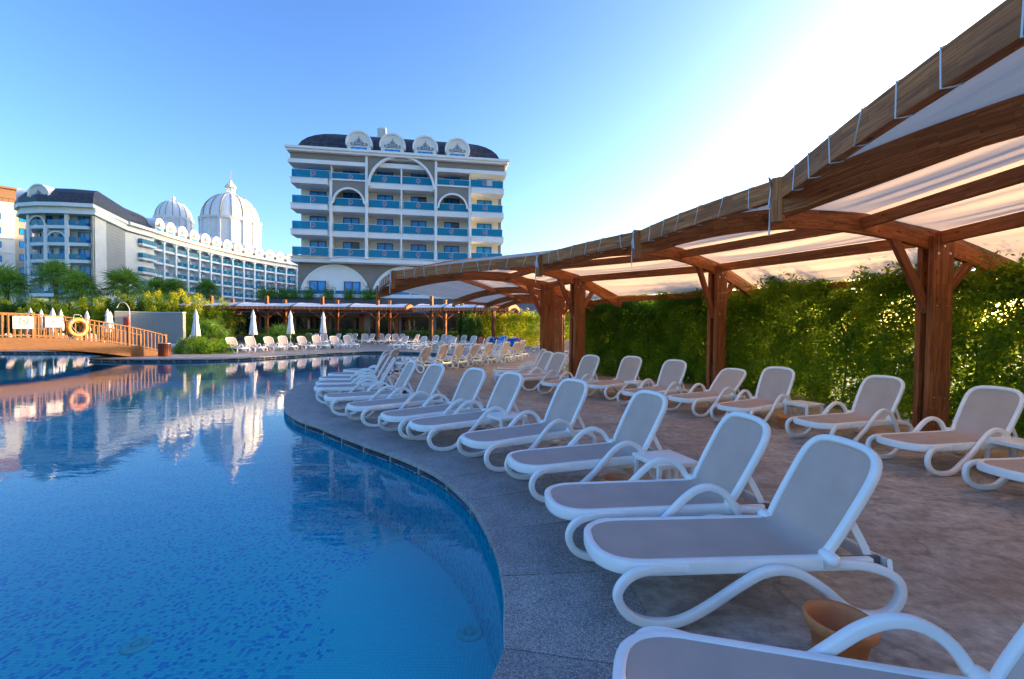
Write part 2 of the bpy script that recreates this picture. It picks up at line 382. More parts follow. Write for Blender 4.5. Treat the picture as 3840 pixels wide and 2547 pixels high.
def rooftile():
    t = NT('dark_roof_tiles'); v = t.coord('UV', (1, 1, 1)); br = t.n('ShaderNodeTexBrick'); br.inputs['Scale'].default_value = 1; br.inputs['Brick Width'].default_value = .36; br.inputs['Row Height'].default_value = .33
    br.inputs['Mortar Size'].default_value = .03; br.inputs['Color1'].default_value = (.040, .041, .052, 1); br.inputs['Color2'].default_value = (.085, .082, .095, 1); br.inputs['Mortar'].default_value = (.012, .012, .014, 1)
    mp = t.n('ShaderNodeMapping'); mp.inputs['Rotation'].default_value = (0, 0, R(90)); t.l(v, mp.inputs[0]); t.l(mp.outputs[0], br.inputs['Vector'])
    t.set(br.outputs['Color'], .55, .4); t.bump(br.outputs['Fac'], -.6, .05); return t.mat
M['roof'] = rooftile()
M['ring_orange'] = plain('cast_resin_orange', (.95, .30, .03), .45)  # plain orange of the life ring
M['grey_wall'] = plain('grey_render', (.30, .28, .25), .8, .05, 1)
M['grass'] = plain('lawn_green', (.05, .09, .02), .9, .3, 5)
M['red'] = plain('red_float', (.55, .03, .02), .45)
M['white'] = plain('white_board', (.52, .52, .51), .5, .03)
M['navy'] = plain('navy_print', (.01, .02, .14), .5)
M['print_red'] = plain('red_print', (.62, .05, .02), .5)
M['black'] = plain('black_print', (.03, .03, .03), .5)
M['strap'] = plain('grey_reflective_strap', (.35, .35, .38), .5)
M['umb'] = plain('umbrella_cloth', (.74, .74, .73), .8, .06, 3)
def towel_mat(name, cols, scale=7, mode='noise'):
    t = NT(name); v = t.coord('Object', (1, 1, 1) if mode == 'noise' else (1, 6, 1)); f = t.noise(v, scale, 1, .5, 1.5)
    st = [(.3+.4*i/(len(cols)-1), c) for i, c in enumerate(cols)]; r = t.n('ShaderNodeValToRGB'); r.color_ramp.interpolation = 'CONSTANT'; e = r.color_ramp.elements
    while len(e) < len(st): e.new(.5)
    for q, (p, c) in zip(e, st): q.position = p; q.color = (*c, 1)
    t.l(f, r.inputs[0]); t.set(r.outputs[0], .9, .1); return t.mat

# ---------------------------------------------------------------- ground, pool
near_px = [(1843,2547),(1876,2402),(1891,2278),(1884,2190),(1862,2080),(1821,1985),(1770,1897),(1690,1817),(1617,1766),(1485,1707),(1353,1660),(1266,1627),(1192,1597),(1119,1572),(1075,1543),(1064,1510),(1072,1480),(1112,1447),(1193,1420)]
edge = [(-6, -7), (-3.6, -3.2), (-1.9, -.6), (-.85, .9)]+[tuple(G(x, y)[:2]) for x, y in near_px]
edge += [(-6.1, 16.2), (-5.5, 18), (-4.4, 20), (-3.4, 22), (-2.5, 24), (-1.9, 25.8), (-2.4, 27.4), (-3.7, 28.4), (-5.1, 29.9)]
far_px = [(1548,1320),(1394,1317),(1277,1321),(1192,1325),(1108,1330),(1023,1335),(938,1340),(850,1343),(752,1346),(600,1347)]
edge += [tuple(G(x, y)[:2]) for x, y in far_px]
edge += [(-19.3, 22.0), (-20.6, 22.3), (-21.5, 23.0), (-22.1, 24.2), (-22.9, 25.6), (-24.2, 27.0), (-26.5, 27.8), (-30, 27.3), (-34, 26.5), (-38, 25), (-40, 20), (-40, 0), (-30, -12)]
E2 = [p for p in spline([(x, y, 0) for x, y in edge], 5, True)]
# even resample
def resample(P, step, closed=True):
    P = [Vector(p) for p in P]+([Vector(P[0])] if closed else []); out = [P[0].copy()]; acc = 0
    L = sum((b-a).length for a, b in zip(P[:-1], P[1:])); n = max(2, round(L/step)); st = L/n; nxt = st; acc = 0
    for a, b in zip(P[:-1], P[1:]):
        l = (b-a).length
        while l > 0 and nxt <= acc+l+1e-9 and len(out) < n+(0 if closed else 1):
            out.append(a+(b-a)*((nxt-acc)/l)); nxt += st
        acc += l
    return out[:n] if closed else out
ring = resample(E2, .2333)           # three samples per coping slab
n3 = len(ring)//3*3; ring = ring[:n3]
def offset(P, d):
    N = len(P); out = []
    for i in range(N):
        t = (P[(i+2) % N]-P[i-2]).normalized(); out.append(P[i]+Vector((t.y, -t.x, 0))*d)
    return out
area = sum(a.x*b.y-b.x*a.y for a, b in zip(ring, ring[1:]+ring[:1]))
sgn = 1 if area > 0 else -1
OUT = lambda d: offset(ring, d*sgn)
def sheet(name, outer, holes, z, mat, **tags):
    loops = [[Vector((x, y, 0)) for x, y in outer]]+[[Vector((p.x, p.y, 0)) for p in h] for h in holes]
    tri = tessellate_polygon(loops); vs = [v for lp in loops for v in lp]
    me = bpy.data.meshes.new(name); me.from_pydata([(v.x, v.y, z) for v in vs], [], [tuple(t) for t in tri]); me.materials.append(mat); me.update()
    if len(me.polygons) and sum(p.normal.z for p in me.polygons) < 0: me.flip_normals()
    o = bpy.data.objects.new(name, me); COL.objects.link(o)
    for k, v in tags.items(): o[k] = v
    return o
cop_out = OUT(.84); wall_in = OUT(.045); gut = OUT(.42)
sheet('pool_deck', [(-62, -25), (40, -25), (40, 62), (-62, 62)], [cop_out], 0, M['deck'], kind='structure')
sheet('ground', [(-2500, -2500), (2500, -2500), (2500, 3500), (-2500, 3500)], [[Vector((-61.5, -24.5, 0)), Vector((39.5, -24.5, 0)), Vector((39.5, 61.5, 0)), Vector((-61.5, 61.5, 0))]], -.06, M['grass'], kind='structure')
wz = -.15
water_o = sheet('pool_water', [(p.x, p.y) for p in wall_in], [], wz, M['water'], kind='structure')
FZ = -1.08
sheet('pool_floor', [(p.x, p.y) for p in wall_in], [], FZ, M['floor_tile'], kind='structure')
mb = MB(); N = n3; s_acc = 0; vs = []; arc = [0]
for i in range(N): arc.append(arc[-1]+(wall_in[(i+1) % N]-wall_in[i]).length)
for i in range(N):
    a, b = wall_in[i], wall_in[(i+1) % N]
    mb.add([(a.x, a.y, FZ), (b.x, b.y, FZ), (b.x, b.y, -.142), (a.x, a.y, -.142)], [(0, 1, 2, 3)])
me = mb.mesh('pool_wall', M['wall_tile'])
for p in me.polygons:                # continuous wall coordinates for the mosaic
    i = p.index; u = [arc[i], arc[i+1], arc[i+1], arc[i]]; z = [FZ, FZ, -.142, -.142]
    for k, li in enumerate(p.loop_indices): me.uv_layers[0].data[li].uv = (u[k], z[k])
build('pool_wall', me, None, kind='structure')
# bench step round the near shore
coping = thing('pool_coping', 'grey granite slab coping around the pool edge', 'coping'); coping['kind'] = 'structure'; del coping['category']; del coping['label']
vis = lambda p: p.y > -1.2 and abs(p.x) < p.y*1.35+4 and p.x > -34
blk = MB(); blk.box(-.018, .018, 0, .26, -.141, -.052); spacer_me = blk.mesh('spacer', M['granite'])
for i in range(0, N, 3):
    idx = [(i+k) % N for k in range(4)]
    if not vis(ring[idx[0]]): continue
    g = .004; A = [ring[k].copy() for k in idx]; B = [cop_out[k].copy() for k in idx]
    ta = (A[1]-A[0]).normalized()*g; tb = (A[3]-A[2]).normalized()*g
    A[0] += ta; B[0] += ta; A[3] -= tb; B[3] -= tb
    zt = .004+random.uniform(-.0012, .0012)
    ch = .006; Ai = [a+(b-a).normalized()*ch for a, b in zip(A, B)]
    m = MB(); vs = []
    for a, ai, b in zip(A, Ai, B): vs += [(a.x, a.y, -.05), (a.x, a.y, zt-ch), (ai.x, ai.y, zt), (b.x, b.y, zt), (b.x, b.y, -.05)]
    fs = []
    for k in range(3):
        o_ = 5*k
        for q in range(4): fs.append((o_+q, o_+q+1, o_+5+q+1, o_+5+q))
        fs.append((o_+4, o_, o_+5, o_+9))
    fs += [(4, 3, 2, 1, 0), (15, 16, 17, 18, 19)]
    m.add(vs, fs); build('coping_slab', m, M['granite'], coping)
    if ring[idx[0]].y < 34:
        t = ring[idx[1]]-ring[idx[0]]; nrm = (cop_out[idx[0]]-ring[idx[0]]).normalized()
        put('spacer', spacer_me, coping, ring[idx[0]]+nrm*.03, math.atan2(nrm.y, nrm.x)-math.pi/2)
back_l = OUT(.2)
m = MB()
for i in range(N):
    a, b = cop_out[i], cop_out[(i+1) % N]; m.add([(a.x, a.y, -.2), (b.x, b.y, -.2), (b.x, b.y, -.001), (a.x, a.y, -.001)], [(0, 1, 2, 3)])
    
build('coping_bed', m, M['granite'], kind='structure')
m = MB()
for i in range(N):
    a, b, c_, d_ = wall_in[i], wall_in[(i+1) % N], gut[(i+1) % N], gut[i]
    m.add([(a.x, a.y, -.142), (b.x, b.y, -.142), (c_.x, c_.y, -.142), (d_.x, d_.y, -.142)], [(0, 1, 2, 3)]); m.add([(d_.x, d_.y, -.142), (c_.x, c_.y, -.142), (c_.x, c_.y, -.052), (d_.x, d_.y, -.052)], [(0, 1, 2, 3)])
build('overflow_shelf', m, M['shelf_tile'], kind='structure')
for (px, py) in ((1762, 2372), (512, 2418)):
    r = _ray(px, py); t = (FZ+.01-HC)/r.z; c = Vector((r.x*t, r.y*t, FZ))
    d0 = thing('pool_inlet', 'round white inlet cover on the pool floor %s' % ('near the curved granite edge' if px > 1000 else 'out in the open on the left'), 'inlet cover', c)
    m = MB(); m.lathe([(.115, .0), (.115, .012), (.10, .02), (.05, .022), (.05, .016), (.0, .016)]); build('cover', m, M['plastic'], d0)
    m = MB(); m.lathe([(.04, .016), (.04, .028), (.0, .030)]); build('cap', m, M['plastic'], d0)
    for q in range(4):
        m = MB(); m.box(.055, .095, -.008, .008, .019, .027); o = build('rib', m, M['plastic'], d0); o.rotation_euler.z = q*math.pi/2

# ---------------------------------------------------------------- sun loungers
XP, ZP, LB = 1.36, .35, .70
def lounger(armed, lean=R(61)):
    root = thing('sun_lounger', 'x', 'sun lounger')
    hw = .285
    def half(x):                     # half-width of the seat outline at x
        x = max(x, 0); return hw*(1-(1-min(x/.30, 1))**2.6)**(1/2.6)
    rail = []
    xs = [XP+.02, 1.1, .8, .5, .36, .30, .24, .18, .12, .07, .035, .012]
    for x in xs: rail.append((x, -half(x), ZP-.035))
    rail.append((0, 0, ZP-.035)); rail += [(x, -y, z) for x, y, z in rail[-2::-1]]
    rail = spline(rail, 2)
    m = MB(); m.sm = True; m.sweep(rail, rsec(.052, .086, .013), up=(0, 0, 1)); fr = build('seat_frame', m, M['plastic'], root)
    for k in (.55, 1.0):
        m = MB(); m.box(k, k+.05, -.28, .28, ZP-.085, ZP-.055); build('crossbar', m, M['plastic'], root)
    # side loops
    if armed:
        P = [(.50,.312),(.34,.318),(.19,.315),(.098,.272),(.07,.19),(.11,.10),(.21,.045),(.34,.03),(.46,.05),(.59,.14),(.74,.25),(.86,.36),(.96,.45),(1.06,.505),(1.16,.51),(1.26,.46),(1.33,.37),(1.39,.26),(1.45,.14),(1.52,.055),(1.62,.028),(1.70,.06),(1.74,.15),(1.71,.24),(1.62,.295),(1.5,.315),(1.36,.315)]
    else:
        P = [(.50,.312),(.34,.318),(.19,.313),(.10,.268),(.07,.19),(.12,.10),(.22,.045),(.35,.03),(.46,.05),(.60,.12),(.76,.22),(.90,.295),(1.02,.315),(1.14,.285),(1.28,.20),(1.40,.10),(1.50,.045),(1.62,.028),(1.71,.06),(1.76,.15),(1.73,.24),(1.63,.295),(1.5,.315),(1.30,.318)]
    lme = None
    for sy in (-1, 1):
        y = .352
        pts = spline([(x, sy*(y-{0: .06, 1: .05, 2: .02, len(P)-1: .055, len(P)-2: .035, len(P)-3: .012}.get(i, 0)), z) for i, (x, z) in enumerate(P)], 4)
        m = MB(); m.sm = True; m.sweep(pts, rsec(.046, .052, .011), binorm=(0, 1, 0)); build('side_loop', m, M['plastic'], root)
        for x in (.345, 1.61):
            m = MB(); m.box(x-.04, x+.04, sy*y-.02, sy*y+.02, 0, .012); build('foot', m, M['foot'], root)
        c, s_ = math.cos(lean), math.sin(lean)
        m = MB(); m.sm = True
        m.lathe([(0, -.075), (.022, -.072), (.036, -.055), (.041, -.02), (.041, .03), (.034, .042), (0, .045)], n=14); m.v = [(XP-.004+x, sy*(hw+.005-z), ZP+.0+y) for x, y, z in m.v]; build('hinge_knob', m, M['plastic'], root)
        m = MB(); m.sweep([(XP+.30*c, sy*.24, ZP+.30*s_-.03), (XP+.27, sy*.24, ZP+.02), (XP+.30, sy*.24, ZP-.06)], rsec(.018, .05, .006), binorm=(0, 1, 0)); build('recline_strut', m, M['plastic'], root)
        m = MB(); m.box(XP+.04, XP+.34, sy*.262-.012, sy*.262+.012, ZP-.085, ZP-.015); build('ratchet', m, M['dark_plastic'], root)
        m = MB(); m.box(XP-.01, XP+.27, sy*.288-.022, sy*.288+.022, ZP-.078, ZP-.008); build('rear_rail', m, M['plastic'], root, bevel=.01)
    m = MB(); m.sm = True; m.sweep(spline([(XP+.36, -.32, ZP-.05), (XP+.375, -.15, ZP-.075), (XP+.375, .15, ZP-.075), (XP+.36, .32, ZP-.05)], 4), rsec(.03, .08, .01), up=(0, 0, 1)); build('rear_crossbar', m, M['plastic'], root)
    # back frame
    c, s_ = math.cos(lean), math.sin(lean)
    def bp(t, y, n=0): return (XP+t*c-n*s_, y, ZP+t*s_+n*c)
    def bhalf(t): u = max(0, (t-(LB-.17))/.17); return .272+.02*min(t/.4, 1)-.0*u
    prof = [(-.02, .258), (.04, .268), (.12, .278), (.3, .287), (.45, .290), (.52, .288), (.58, .278), (.63, .255), (.665, .215), (.685, .16), (.694, .09), (.697, 0)]
    bo = [bp(t, -y) for t, y in prof]+[bp(t, y) for t, y in prof[-2::-1]]
    m = MB(); m.sm = True
    nvec = Vector((-s_, 0, c)); m.sweep(spline(bo, 3), rsec(.046, .05, .012), up=nvec); build('back_frame', m, M['plastic'], root)
    m = MB(); m.sm = True; m.sweep(spline([bp(.10, -.26, -.03), bp(.055, -.1, -.05), bp(.055, .1, -.05), bp(.10, .26, -.03)], 4), rsec(.05, .03, .01), up=nvec); build('back_crossbar', m, M['plastic'], root)
    # sling
    m = MB(); m.sm = True; rows = []
    for i in range(14):
        x = .028+(1.30-.028)*(i/13); w = max(.02, half(x)-.012)
        rows.append([(x, w*(j/4-1), ZP+.004-.020*(1-(j/4-1)**2)*math.sin(min(1, x/.3)*math.pi/2)) for j in range(9)])
    for t in (.03, .08, .15, .25, .35, .45, .52, .58, .63, .665, .685):
        w = np.interp(t, [p[0] for p in prof], [p[1] for p in prof])-.012
        if t < .1: w -= .03*(1-t/.1)
        rows.append([bp(t, w*(j/4-1), .006-.018*(1-(j/4-1)**2)) for j in range(9)])
    vs = [p for r_ in rows for p in r_]; m.add(vs, [(i*9+j, i*9+j+1, (i+1)*9+j+1, (i+1)*9+j) for i in range(len(rows)-1) for j in range(8)])
    build('sling_fabric', m, M['sling'], root)
    reg(root); return root
proto = {}
def place_lounger(x, y, t, label, group, kind='a', scale=1):
    if kind not in proto:
        o = lounger(kind != 'n', R({'a': 61, 'n': 60, 'r': 44, 's': 54, 'u': 67}[kind])); proto[kind] = o
    else: o = copy_tree(proto[kind])
    o.location = (x, y, .004); o.rotation_euler = (0, 0, t); o['label'] = label; o['group'] = group
    return o
GN = 'white sun loungers along the near curved pool edge'
near = [
 (.43, 1.73, -.24, 'sun lounger nearest the camera, cut off by the bottom of the picture', 'a'),
 (.508, 2.84, .071, 'white sun lounger without raised armrests, large in the foreground', 'n'),
 (.306, 3.55, .128, 'lounger with raised armrests just behind the armless foreground one', 'a'),
 (.013, 4.56, .349, 'lounger just beyond the white side table with the terracotta pot under it', 'a'),
 (-.53, 5.40, .571, 'fifth poolside lounger, on the near side of the second white table', 'a'),
 (-1.35, 6.23, .62, 'lounger just past the second poolside table, touching the next one', 'a'),
 (-1.90, 6.80, .70, 'lounger pressed against the far side of the one by the second poolside table', 'a'),
 (-2.72, 7.62, .70, 'eighth lounger along the near pool edge, alone with gaps on both sides', 'a'),
 (-3.55, 8.62, .50, 'ninth lounger along the near pool edge, on the near side of the third table', 'a'),
 (-4.33, 9.97, .30, 'lounger on the far side of the third poolside table, at the pool edge bulge', 'a'),
 (-4.66, 10.85, .17, 'lounger at the tip of the rounded pool edge, one past the third table neighbour', 'a'),
 (-4.97, 11.80, .06, 'lounger seen edge-on at the rounded pool edge with sunlit backrest edge', 'a'),
 (-5.15, 12.85, -.05, 'first lounger on the curve showing the brown back of its backrest', 'u'),
 (-5.15, 14.05, -.15, 'second lounger on the curve that shows the brown back of its backrest', 'u'),
]
for x, y, t, lb, k in near: place_lounger(x, y, t, lb, GN, k)
GB = 'sun loungers seen from behind along the pool'
for i, (px, py) in enumerate([(1600,1398),(1668,1387),(1728,1381),(1782,1375),(1838,1370),(1902,1361),(1938,1354),(1962,1347)]):
    p = G(px, py); t = R(-24-i*1.5); q = p-Vector((math.cos(t), math.sin(t), 0))*1.62
    place_lounger(q.x, q.y, t, ['first', 'second', 'third', 'fourth', 'fifth', 'sixth', 'seventh', 'eighth'][i]+' from the left of the eight loungers seen from behind by the pool', GB, 'u' if i % 3 else 'a')
GR = 'sun loungers along the hedge under the wooden canopy'
rowr = [
 (4.80, 4.42, .12, 'lounger cut off by the right picture edge, beside the hedge side table', 'a'),
 (4.68, 5.54, .208, 'lounger right in front of the largest wooden post, right of its foot', 'a'),
 (4.35, 6.68, .316, 'lounger left of the largest wooden post, right of the side table with a pot', 'a'),
 (3.76, 7.84, .569, 'upright lounger left of the hedge side table with the terracotta pot', 'a'),
 (3.22, 8.85, .52, 'lounger with the low reclined backrest in front of the middle wooden post', 'r'),
 (2.48, 9.55, .64, 'lounger in front of the hedge just left of the middle wooden post', 'a'),
 (1.90, 10.75, .72, 'armless lounger left of the farther small table by the hedge', 'n'),
 (.85, 11.05, .70, 'lounger right of the double post, feet nearest the deck among its neighbours', 'a'),
 (.03, 12.2, .62, 'lounger half hidden behind the double post, larger of the cluster there', 'a'),
 (-.42, 13.15, .42, 'second lounger of the cluster left of the double post', 'a'),
 (-.55, 14.35, .22, 'third lounger of the cluster left of the double post', 'u'),
 (-.45, 15.3, .05, 'farthest lounger of the cluster left of the double post', 'r'),
]
for x, y, t, lb, k in rowr: place_lounger(x, y, t, lb, GR, k)
GF = 'sun loungers on the far side of the pool'
ordn = ['first', 'second', 'third', 'fourth', 'fifth', 'sixth', 'seventh', 'eighth', 'ninth', 'tenth', 'eleventh', 'twelfth', 'thirteenth', 'fourteenth', 'fifteenth', 'sixteenth']
for i, (px, py) in enumerate([(905,1325),(972,1322),(1040,1318),(1090,1316),(1160,1313),(1213,1311),(1278,1309),(1326,1307)]):
    p = G(px, py); t = R(146-i*2); q = p-Vector((math.cos(t), math.sin(t), 0))*.35
    place_lounger(q.x, q.y, t, ordn[i]+' from the left of the eight loungers in front of the closed parasols', GF, 'a' if i % 2 else 's')
def by_top(px, py, t, lb, k='a', ymax=46.5):
    Y = min(ymax, 1292/max(1, py-horizon(px))); p = D(px, py, Y); q = Vector((p.x, p.y, 0))-Vector((math.cos(t), math.sin(t), 0))*1.68
    return place_lounger(q.x, q.y, t, lb, GF, k)
for i, (px, py) in enumerate([(1523,1265),(1592,1266),(1637,1263),(1701,1268)]):
    by_top(px, py, R(58), ordn[i]+' from the left of the four loungers near the pool ladder on the far deck')
Dl = []
for i, (px, py) in enumerate([(1568,1258),(1635,1259),(1669,1260),(1687,1262),(1723,1259),(1744,1263),(1779,1264),(1838,1266),(1895,1264),(1928,1268)]):
    by_top(px, py, R(46+i*37 % 15), ordn[i]+' from the left of the ten loungers behind the ladder group, without a towel', 'asu'[i % 3])
tow = []
for i, (px, py, nm) in enumerate([(1808,1270,'red'),(1852,1272,'navy'),(1884,1268,'blue'),(1919,1278,'small blue'),(1943,1274,'multicoloured')]):
    Y = 1292/(py-horizon(px)); tow.append((by_top(px, py, R(50), 'far lounger covered by the %s towel' % nm), nm))
place_lounger(*D(2003, 1312, 32)[:2], R(50), 'far lounger on the right of the towel covered ones, beside the canopy post', GF)
for px, Y in ((2068, 30), (2126, 27)):
    p = D(px, 1300, Y); place_lounger(p.x-.5, p.y, R(60), 'lounger glimpsed between the double posts, %s one' % ('left' if px < 2100 else 'right'), GF)
for i, (px, py) in enumerate([(1160,1252),(1187,1256),(1214,1256),(1272,1252),(1310,1255),(1334,1254),(1368,1254),(1399,1256),(1428,1252),(1458,1256),(1482,1255),(1511,1256)]):
    by_top(px, py, R(62 if i % 2 else 112), ordn[i]+' from the left of the twelve loungers under the far canopy', 'a', 44+(i*7 % 3))
for i in range(3):
    p = G(640+i*7, 1317-i*8); place_lounger(p.x-.6, p.y, R(18), ['nearest', 'middle', 'farthest'][i]+' of the three loungers beside the grey wall and bin', 'loungers beside the grey shower wall', 'a')
for i, px in enumerate((30, 150, 215, 285, 345, 400)):
    p = D(px, 1300, 31.5); place_lounger(p.x, p.y, R(200 if i < 3 else 160), ordn[i]+' from the left of the six loungers seen through the bridge railing', 'loungers behind the bridge', 'a')
TW = {'red': towel_mat('towel_red', [(.5, .01, .04), (.8, .25, .01), (.25, .01, .2), (.6, .02, .05)], 5), 'navy': towel_mat('towel_navy', [(.01, .02, .12), (.02, .05, .25), (.3, .35, .5), (.01, .02, .12)], 7),
      'blue': towel_mat('towel_blue', [(.01, .14, .55), (.3, .5, .7), (.01, .10, .45), (.5, .35, .1)], 3), 'small blue': towel_mat('towel_small_blue', [(.01, .12, .5), (.01, .08, .4)], 4),
      'multicoloured': towel_mat('towel_multicoloured', [(.0, .45, .5), (.7, .05, .3), (.02, .05, .45), (.6, .6, .1), (.1, .5, .2)], 4)}
def towel(lo, nm, wd=.30):
    lean = R(61); c, s_ = math.cos(lean), math.sin(lean); m = MB(); m.sm = True; rows = []
    prof = [(.10, .045), (.3, .03), (.5, .03), (.66, .035), (.715, .05), (.74, .01), (.735, -.045), (.66, -.055), (.5, -.06)]
    for k, (t, n_) in enumerate(prof):
        rows.append([(XP+t*c-n_*s_+.012*math.sin(j*1.7+k), wd*(j/4-1)+.02*math.sin(k*1.3), ZP+t*s_+n_*c+.006*math.sin(j*2.3+k)) for j in range(9)])
    m.add([p for r_ in rows for p in r_], [(i*9+j, i*9+j+1, (i+1)*9+j+1, (i+1)*9+j) for i in range(len(rows)-1) for j in range(8)])
    o = build('towel', m, TW[nm]); md = o.modifiers.new('s', 'SOLIDIFY'); md.thickness = .012
    o.location = lo.location; o.rotation_euler = lo.rotation_euler
    o['label'] = {'red': 'red and orange patterned towel over a far lounger backrest', 'navy': 'dark navy printed towel over a far lounger backrest', 'blue': 'bright blue printed beach towel on a far lounger', 'small blue': 'plain blue towel on the lounger left of the multicoloured one', 'multicoloured': 'turquoise and pink patterned towel on the far lounger nearest the post'}[nm]; o['category'] = 'towel'; o['group'] = 'beach towels'
for lo, nm in tow: towel(lo, nm)

# side tables and pots
def table_proto():
    r = thing('side_table', 'x', 'side table'); m = MB(); m.box(-.23, .23, -.23, .23, .37, .40); m.box(-.215, .215, -.215, .215, .345, .37); build('table_top', m, M['plastic'], r, bevel=.008)
    for sx in (-1, 1):
        for sy in (-1, 1):
            m = MB(); m.box(sx*.195-.02, sx*.195+.02, sy*.195-.02, sy*.195+.02, 0, .346); build('leg', m, M['plastic'], r, bevel=.006)
    reg(r); return r
def pot_proto():
    r = thing('flower_pot', 'x', 'plant pot'); m = MB(); m.lathe([(0, .002), (.078, .002), (.085, .01), (.112, .16), (.128, .165), (.134, .21), (.124, .212), (.116, .19), (.106, .16), (.08, .03), (0, .03)], n=28); build('bowl', m, M['terracotta'], r)
    m = MB(); m.lathe([(.1285, .168), (.1330, .172), (.1365, .205), (.133, .213), (.128, .213)], n=28); build('rim', m, M['terracotta'], r)
    reg(r); return r
tp, pp = table_proto(), pot_proto(); nt_, np_ = [0], [0]
def table(x, y, t, lb):
    o = tp if nt_[0] == 0 else copy_tree(tp); nt_[0] += 1; o.location = (x, y, .003); o.rotation_euler.z = t; o['label'] = lb; o['group'] = 'white plastic side tables'
def pot(x, y, lb, s=1):
    o = pp if np_[0] == 0 else copy_tree(pp); np_[0] += 1; o.location = (x, y, .003); o.scale = (s, s, s); o['label'] = lb; o['group'] = 'empty terracotta pots'; o.rotation_euler.z = np_[0]
table(1.55, 4.55, .30, 'white side table nearest the camera, between the third and fourth poolside loungers')
table(-.09, 6.72, .6, 'white side table second nearest on the pool side, between two loungers')
table(-3.15, 10.2, .4, 'white side table third along the pool side, half hidden between loungers')
table(5.24, 8.1, .4, 'white side table by the hedge with a terracotta pot in front of it')
table(6.05, 5.35, .2, 'white side table cut by the right picture edge beside the hedge')
table(3.10, 11.15, .65, 'white side table farthest back along the hedge, beside the smaller pot')
table(-.75, 22.2, -.5, 'white side table between the fifth and sixth loungers seen from behind')
table(-2.9, 20.3, -.4, 'white side table between the second and third loungers seen from behind')
for i, (px, py) in enumerate([(1000,1309),(1120,1303),(1236,1300)]): p = G(px, py, .1); table(p.x, p.y, .5, ['left', 'middle', 'right'][i]+' of the three white tables among the far loungers by the parasols')
p = D(1547, 1300, 35.5); table(p.x, p.y, .9, 'white table among the far loungers left of the pool ladder')
pot(1.66, 2.24, 'large terracotta pot in the foreground catching the light on its rim', 1.18)
pot(1.04, 4.45, 'terracotta pot under the nearest white side table'); pot(-.45, 6.45, 'terracotta pot mostly hidden beside the second poolside table')
pot(4.74, 7.82, 'terracotta pot standing in front of the hedge side table'); pot(5.72, 5.2, 'terracotta pot by the right picture edge behind a lounger foot'); pot(2.76, 10.85, 'smaller looking terracotta pot beside the farthest hedge table')
for i, (px, py) in enumerate([(1003,1316),(1122,1312),(1246,1307)]): p = G(px, py); pot(p.x, p.y, ['left', 'middle', 'right'][i]+' of the three terracotta pots among the far loungers')
p = G(658, 1318); pot(p.x, p.y, 'terracotta pot under the loungers by the grey wall')

# ---------------------------------------------------------------- closed parasols
def parasol(x, y, h, lb, rz=0):
    r = thing('closed_parasol', lb, 'parasol', (x, y, 0), rz, 'closed white parasols')
    m = MB(); m.tube([(0, 0, 0), (0, 0, h)], .024, 8); build('pole', m, M['white'], r)
    m = MB(); m.sm = True; nn = 32; rows = [(.035, h*.995, 0), (.07, h-.12, .01), (.11, h-.32, .015), (.15, h-.48, .02)]
    V_ = []
    def ring_(rr, z, am): return [((rr+am*math.cos(8*2*math.pi*j/nn))*math.cos(2*math.pi*j/nn), (rr+am*math.cos(8*2*math.pi*j/nn))*math.sin(2*math.pi*j/nn), z) for j in range(nn)]
    for rr, z, am in rows: V_ += ring_(rr, z, am)
    m.add(V_, [(i*nn+j, i*nn+(j+1) % nn, (i+1)*nn+(j+1) % nn, (i+1)*nn+j) for i in range(3) for j in range(nn)]); build('vent_cap', m, M['umb'], r)
    m = MB(); m.sm = True; V_ = []
    for rr, z, am in [(.05, h-.30, .0), (.10, h-.46, .02), (.13, h-.8, .03), (.17, h-1.2, .04), (.215, h-1.58, .05), (.20, h-1.60, .05)]: V_ += ring_(rr, z, am)
    m.add(V_, [(i*nn+j, i*nn+(j+1) % nn, (i+1)*nn+(j+1) % nn, (i+1)*nn+j) for i in range(5) for j in range(nn)]); build('canopy', m, M['umb'], r)
    m = MB(); m.lathe([(.022, h), (.03, h+.02), (.018, h+.06), (0, h+.07)], n=10); build('finial', m, M['white'], r)
    m = MB(); m.lathe([(.24, 0), (.24, .06), (.06, .09), (.03, .3), (0, .3)], n=16); build('base', m, M['grey_wall'], r)
for i, (px, py, Y) in enumerate([(734,1164,28),(949,1165,30),(1089,1168,32.5),(1212,1172,35)]):
    p = D(px, py, Y); parasol(p.x, Y, p.z, ['closed white parasol left of the fan palm beside the grey wall', 'closed white parasol between the second and third far loungers', 'closed white parasol behind the fourth far lounger', 'closed white parasol rightmost of the four along the far pool edge'][i], i*.7)
for i, (px, py, Y) in enumerate([(114,1158,31),(154,1162,36),(197,1158,31.5),(228,1164,35.5),(326,1168,37),(403,1161,32),(414,1170,38)]):
    p = D(px, py, Y); parasol(p.x, Y, p.z, ordn[i]+' from the left of the closed parasols rising behind the bridge', i*.4)

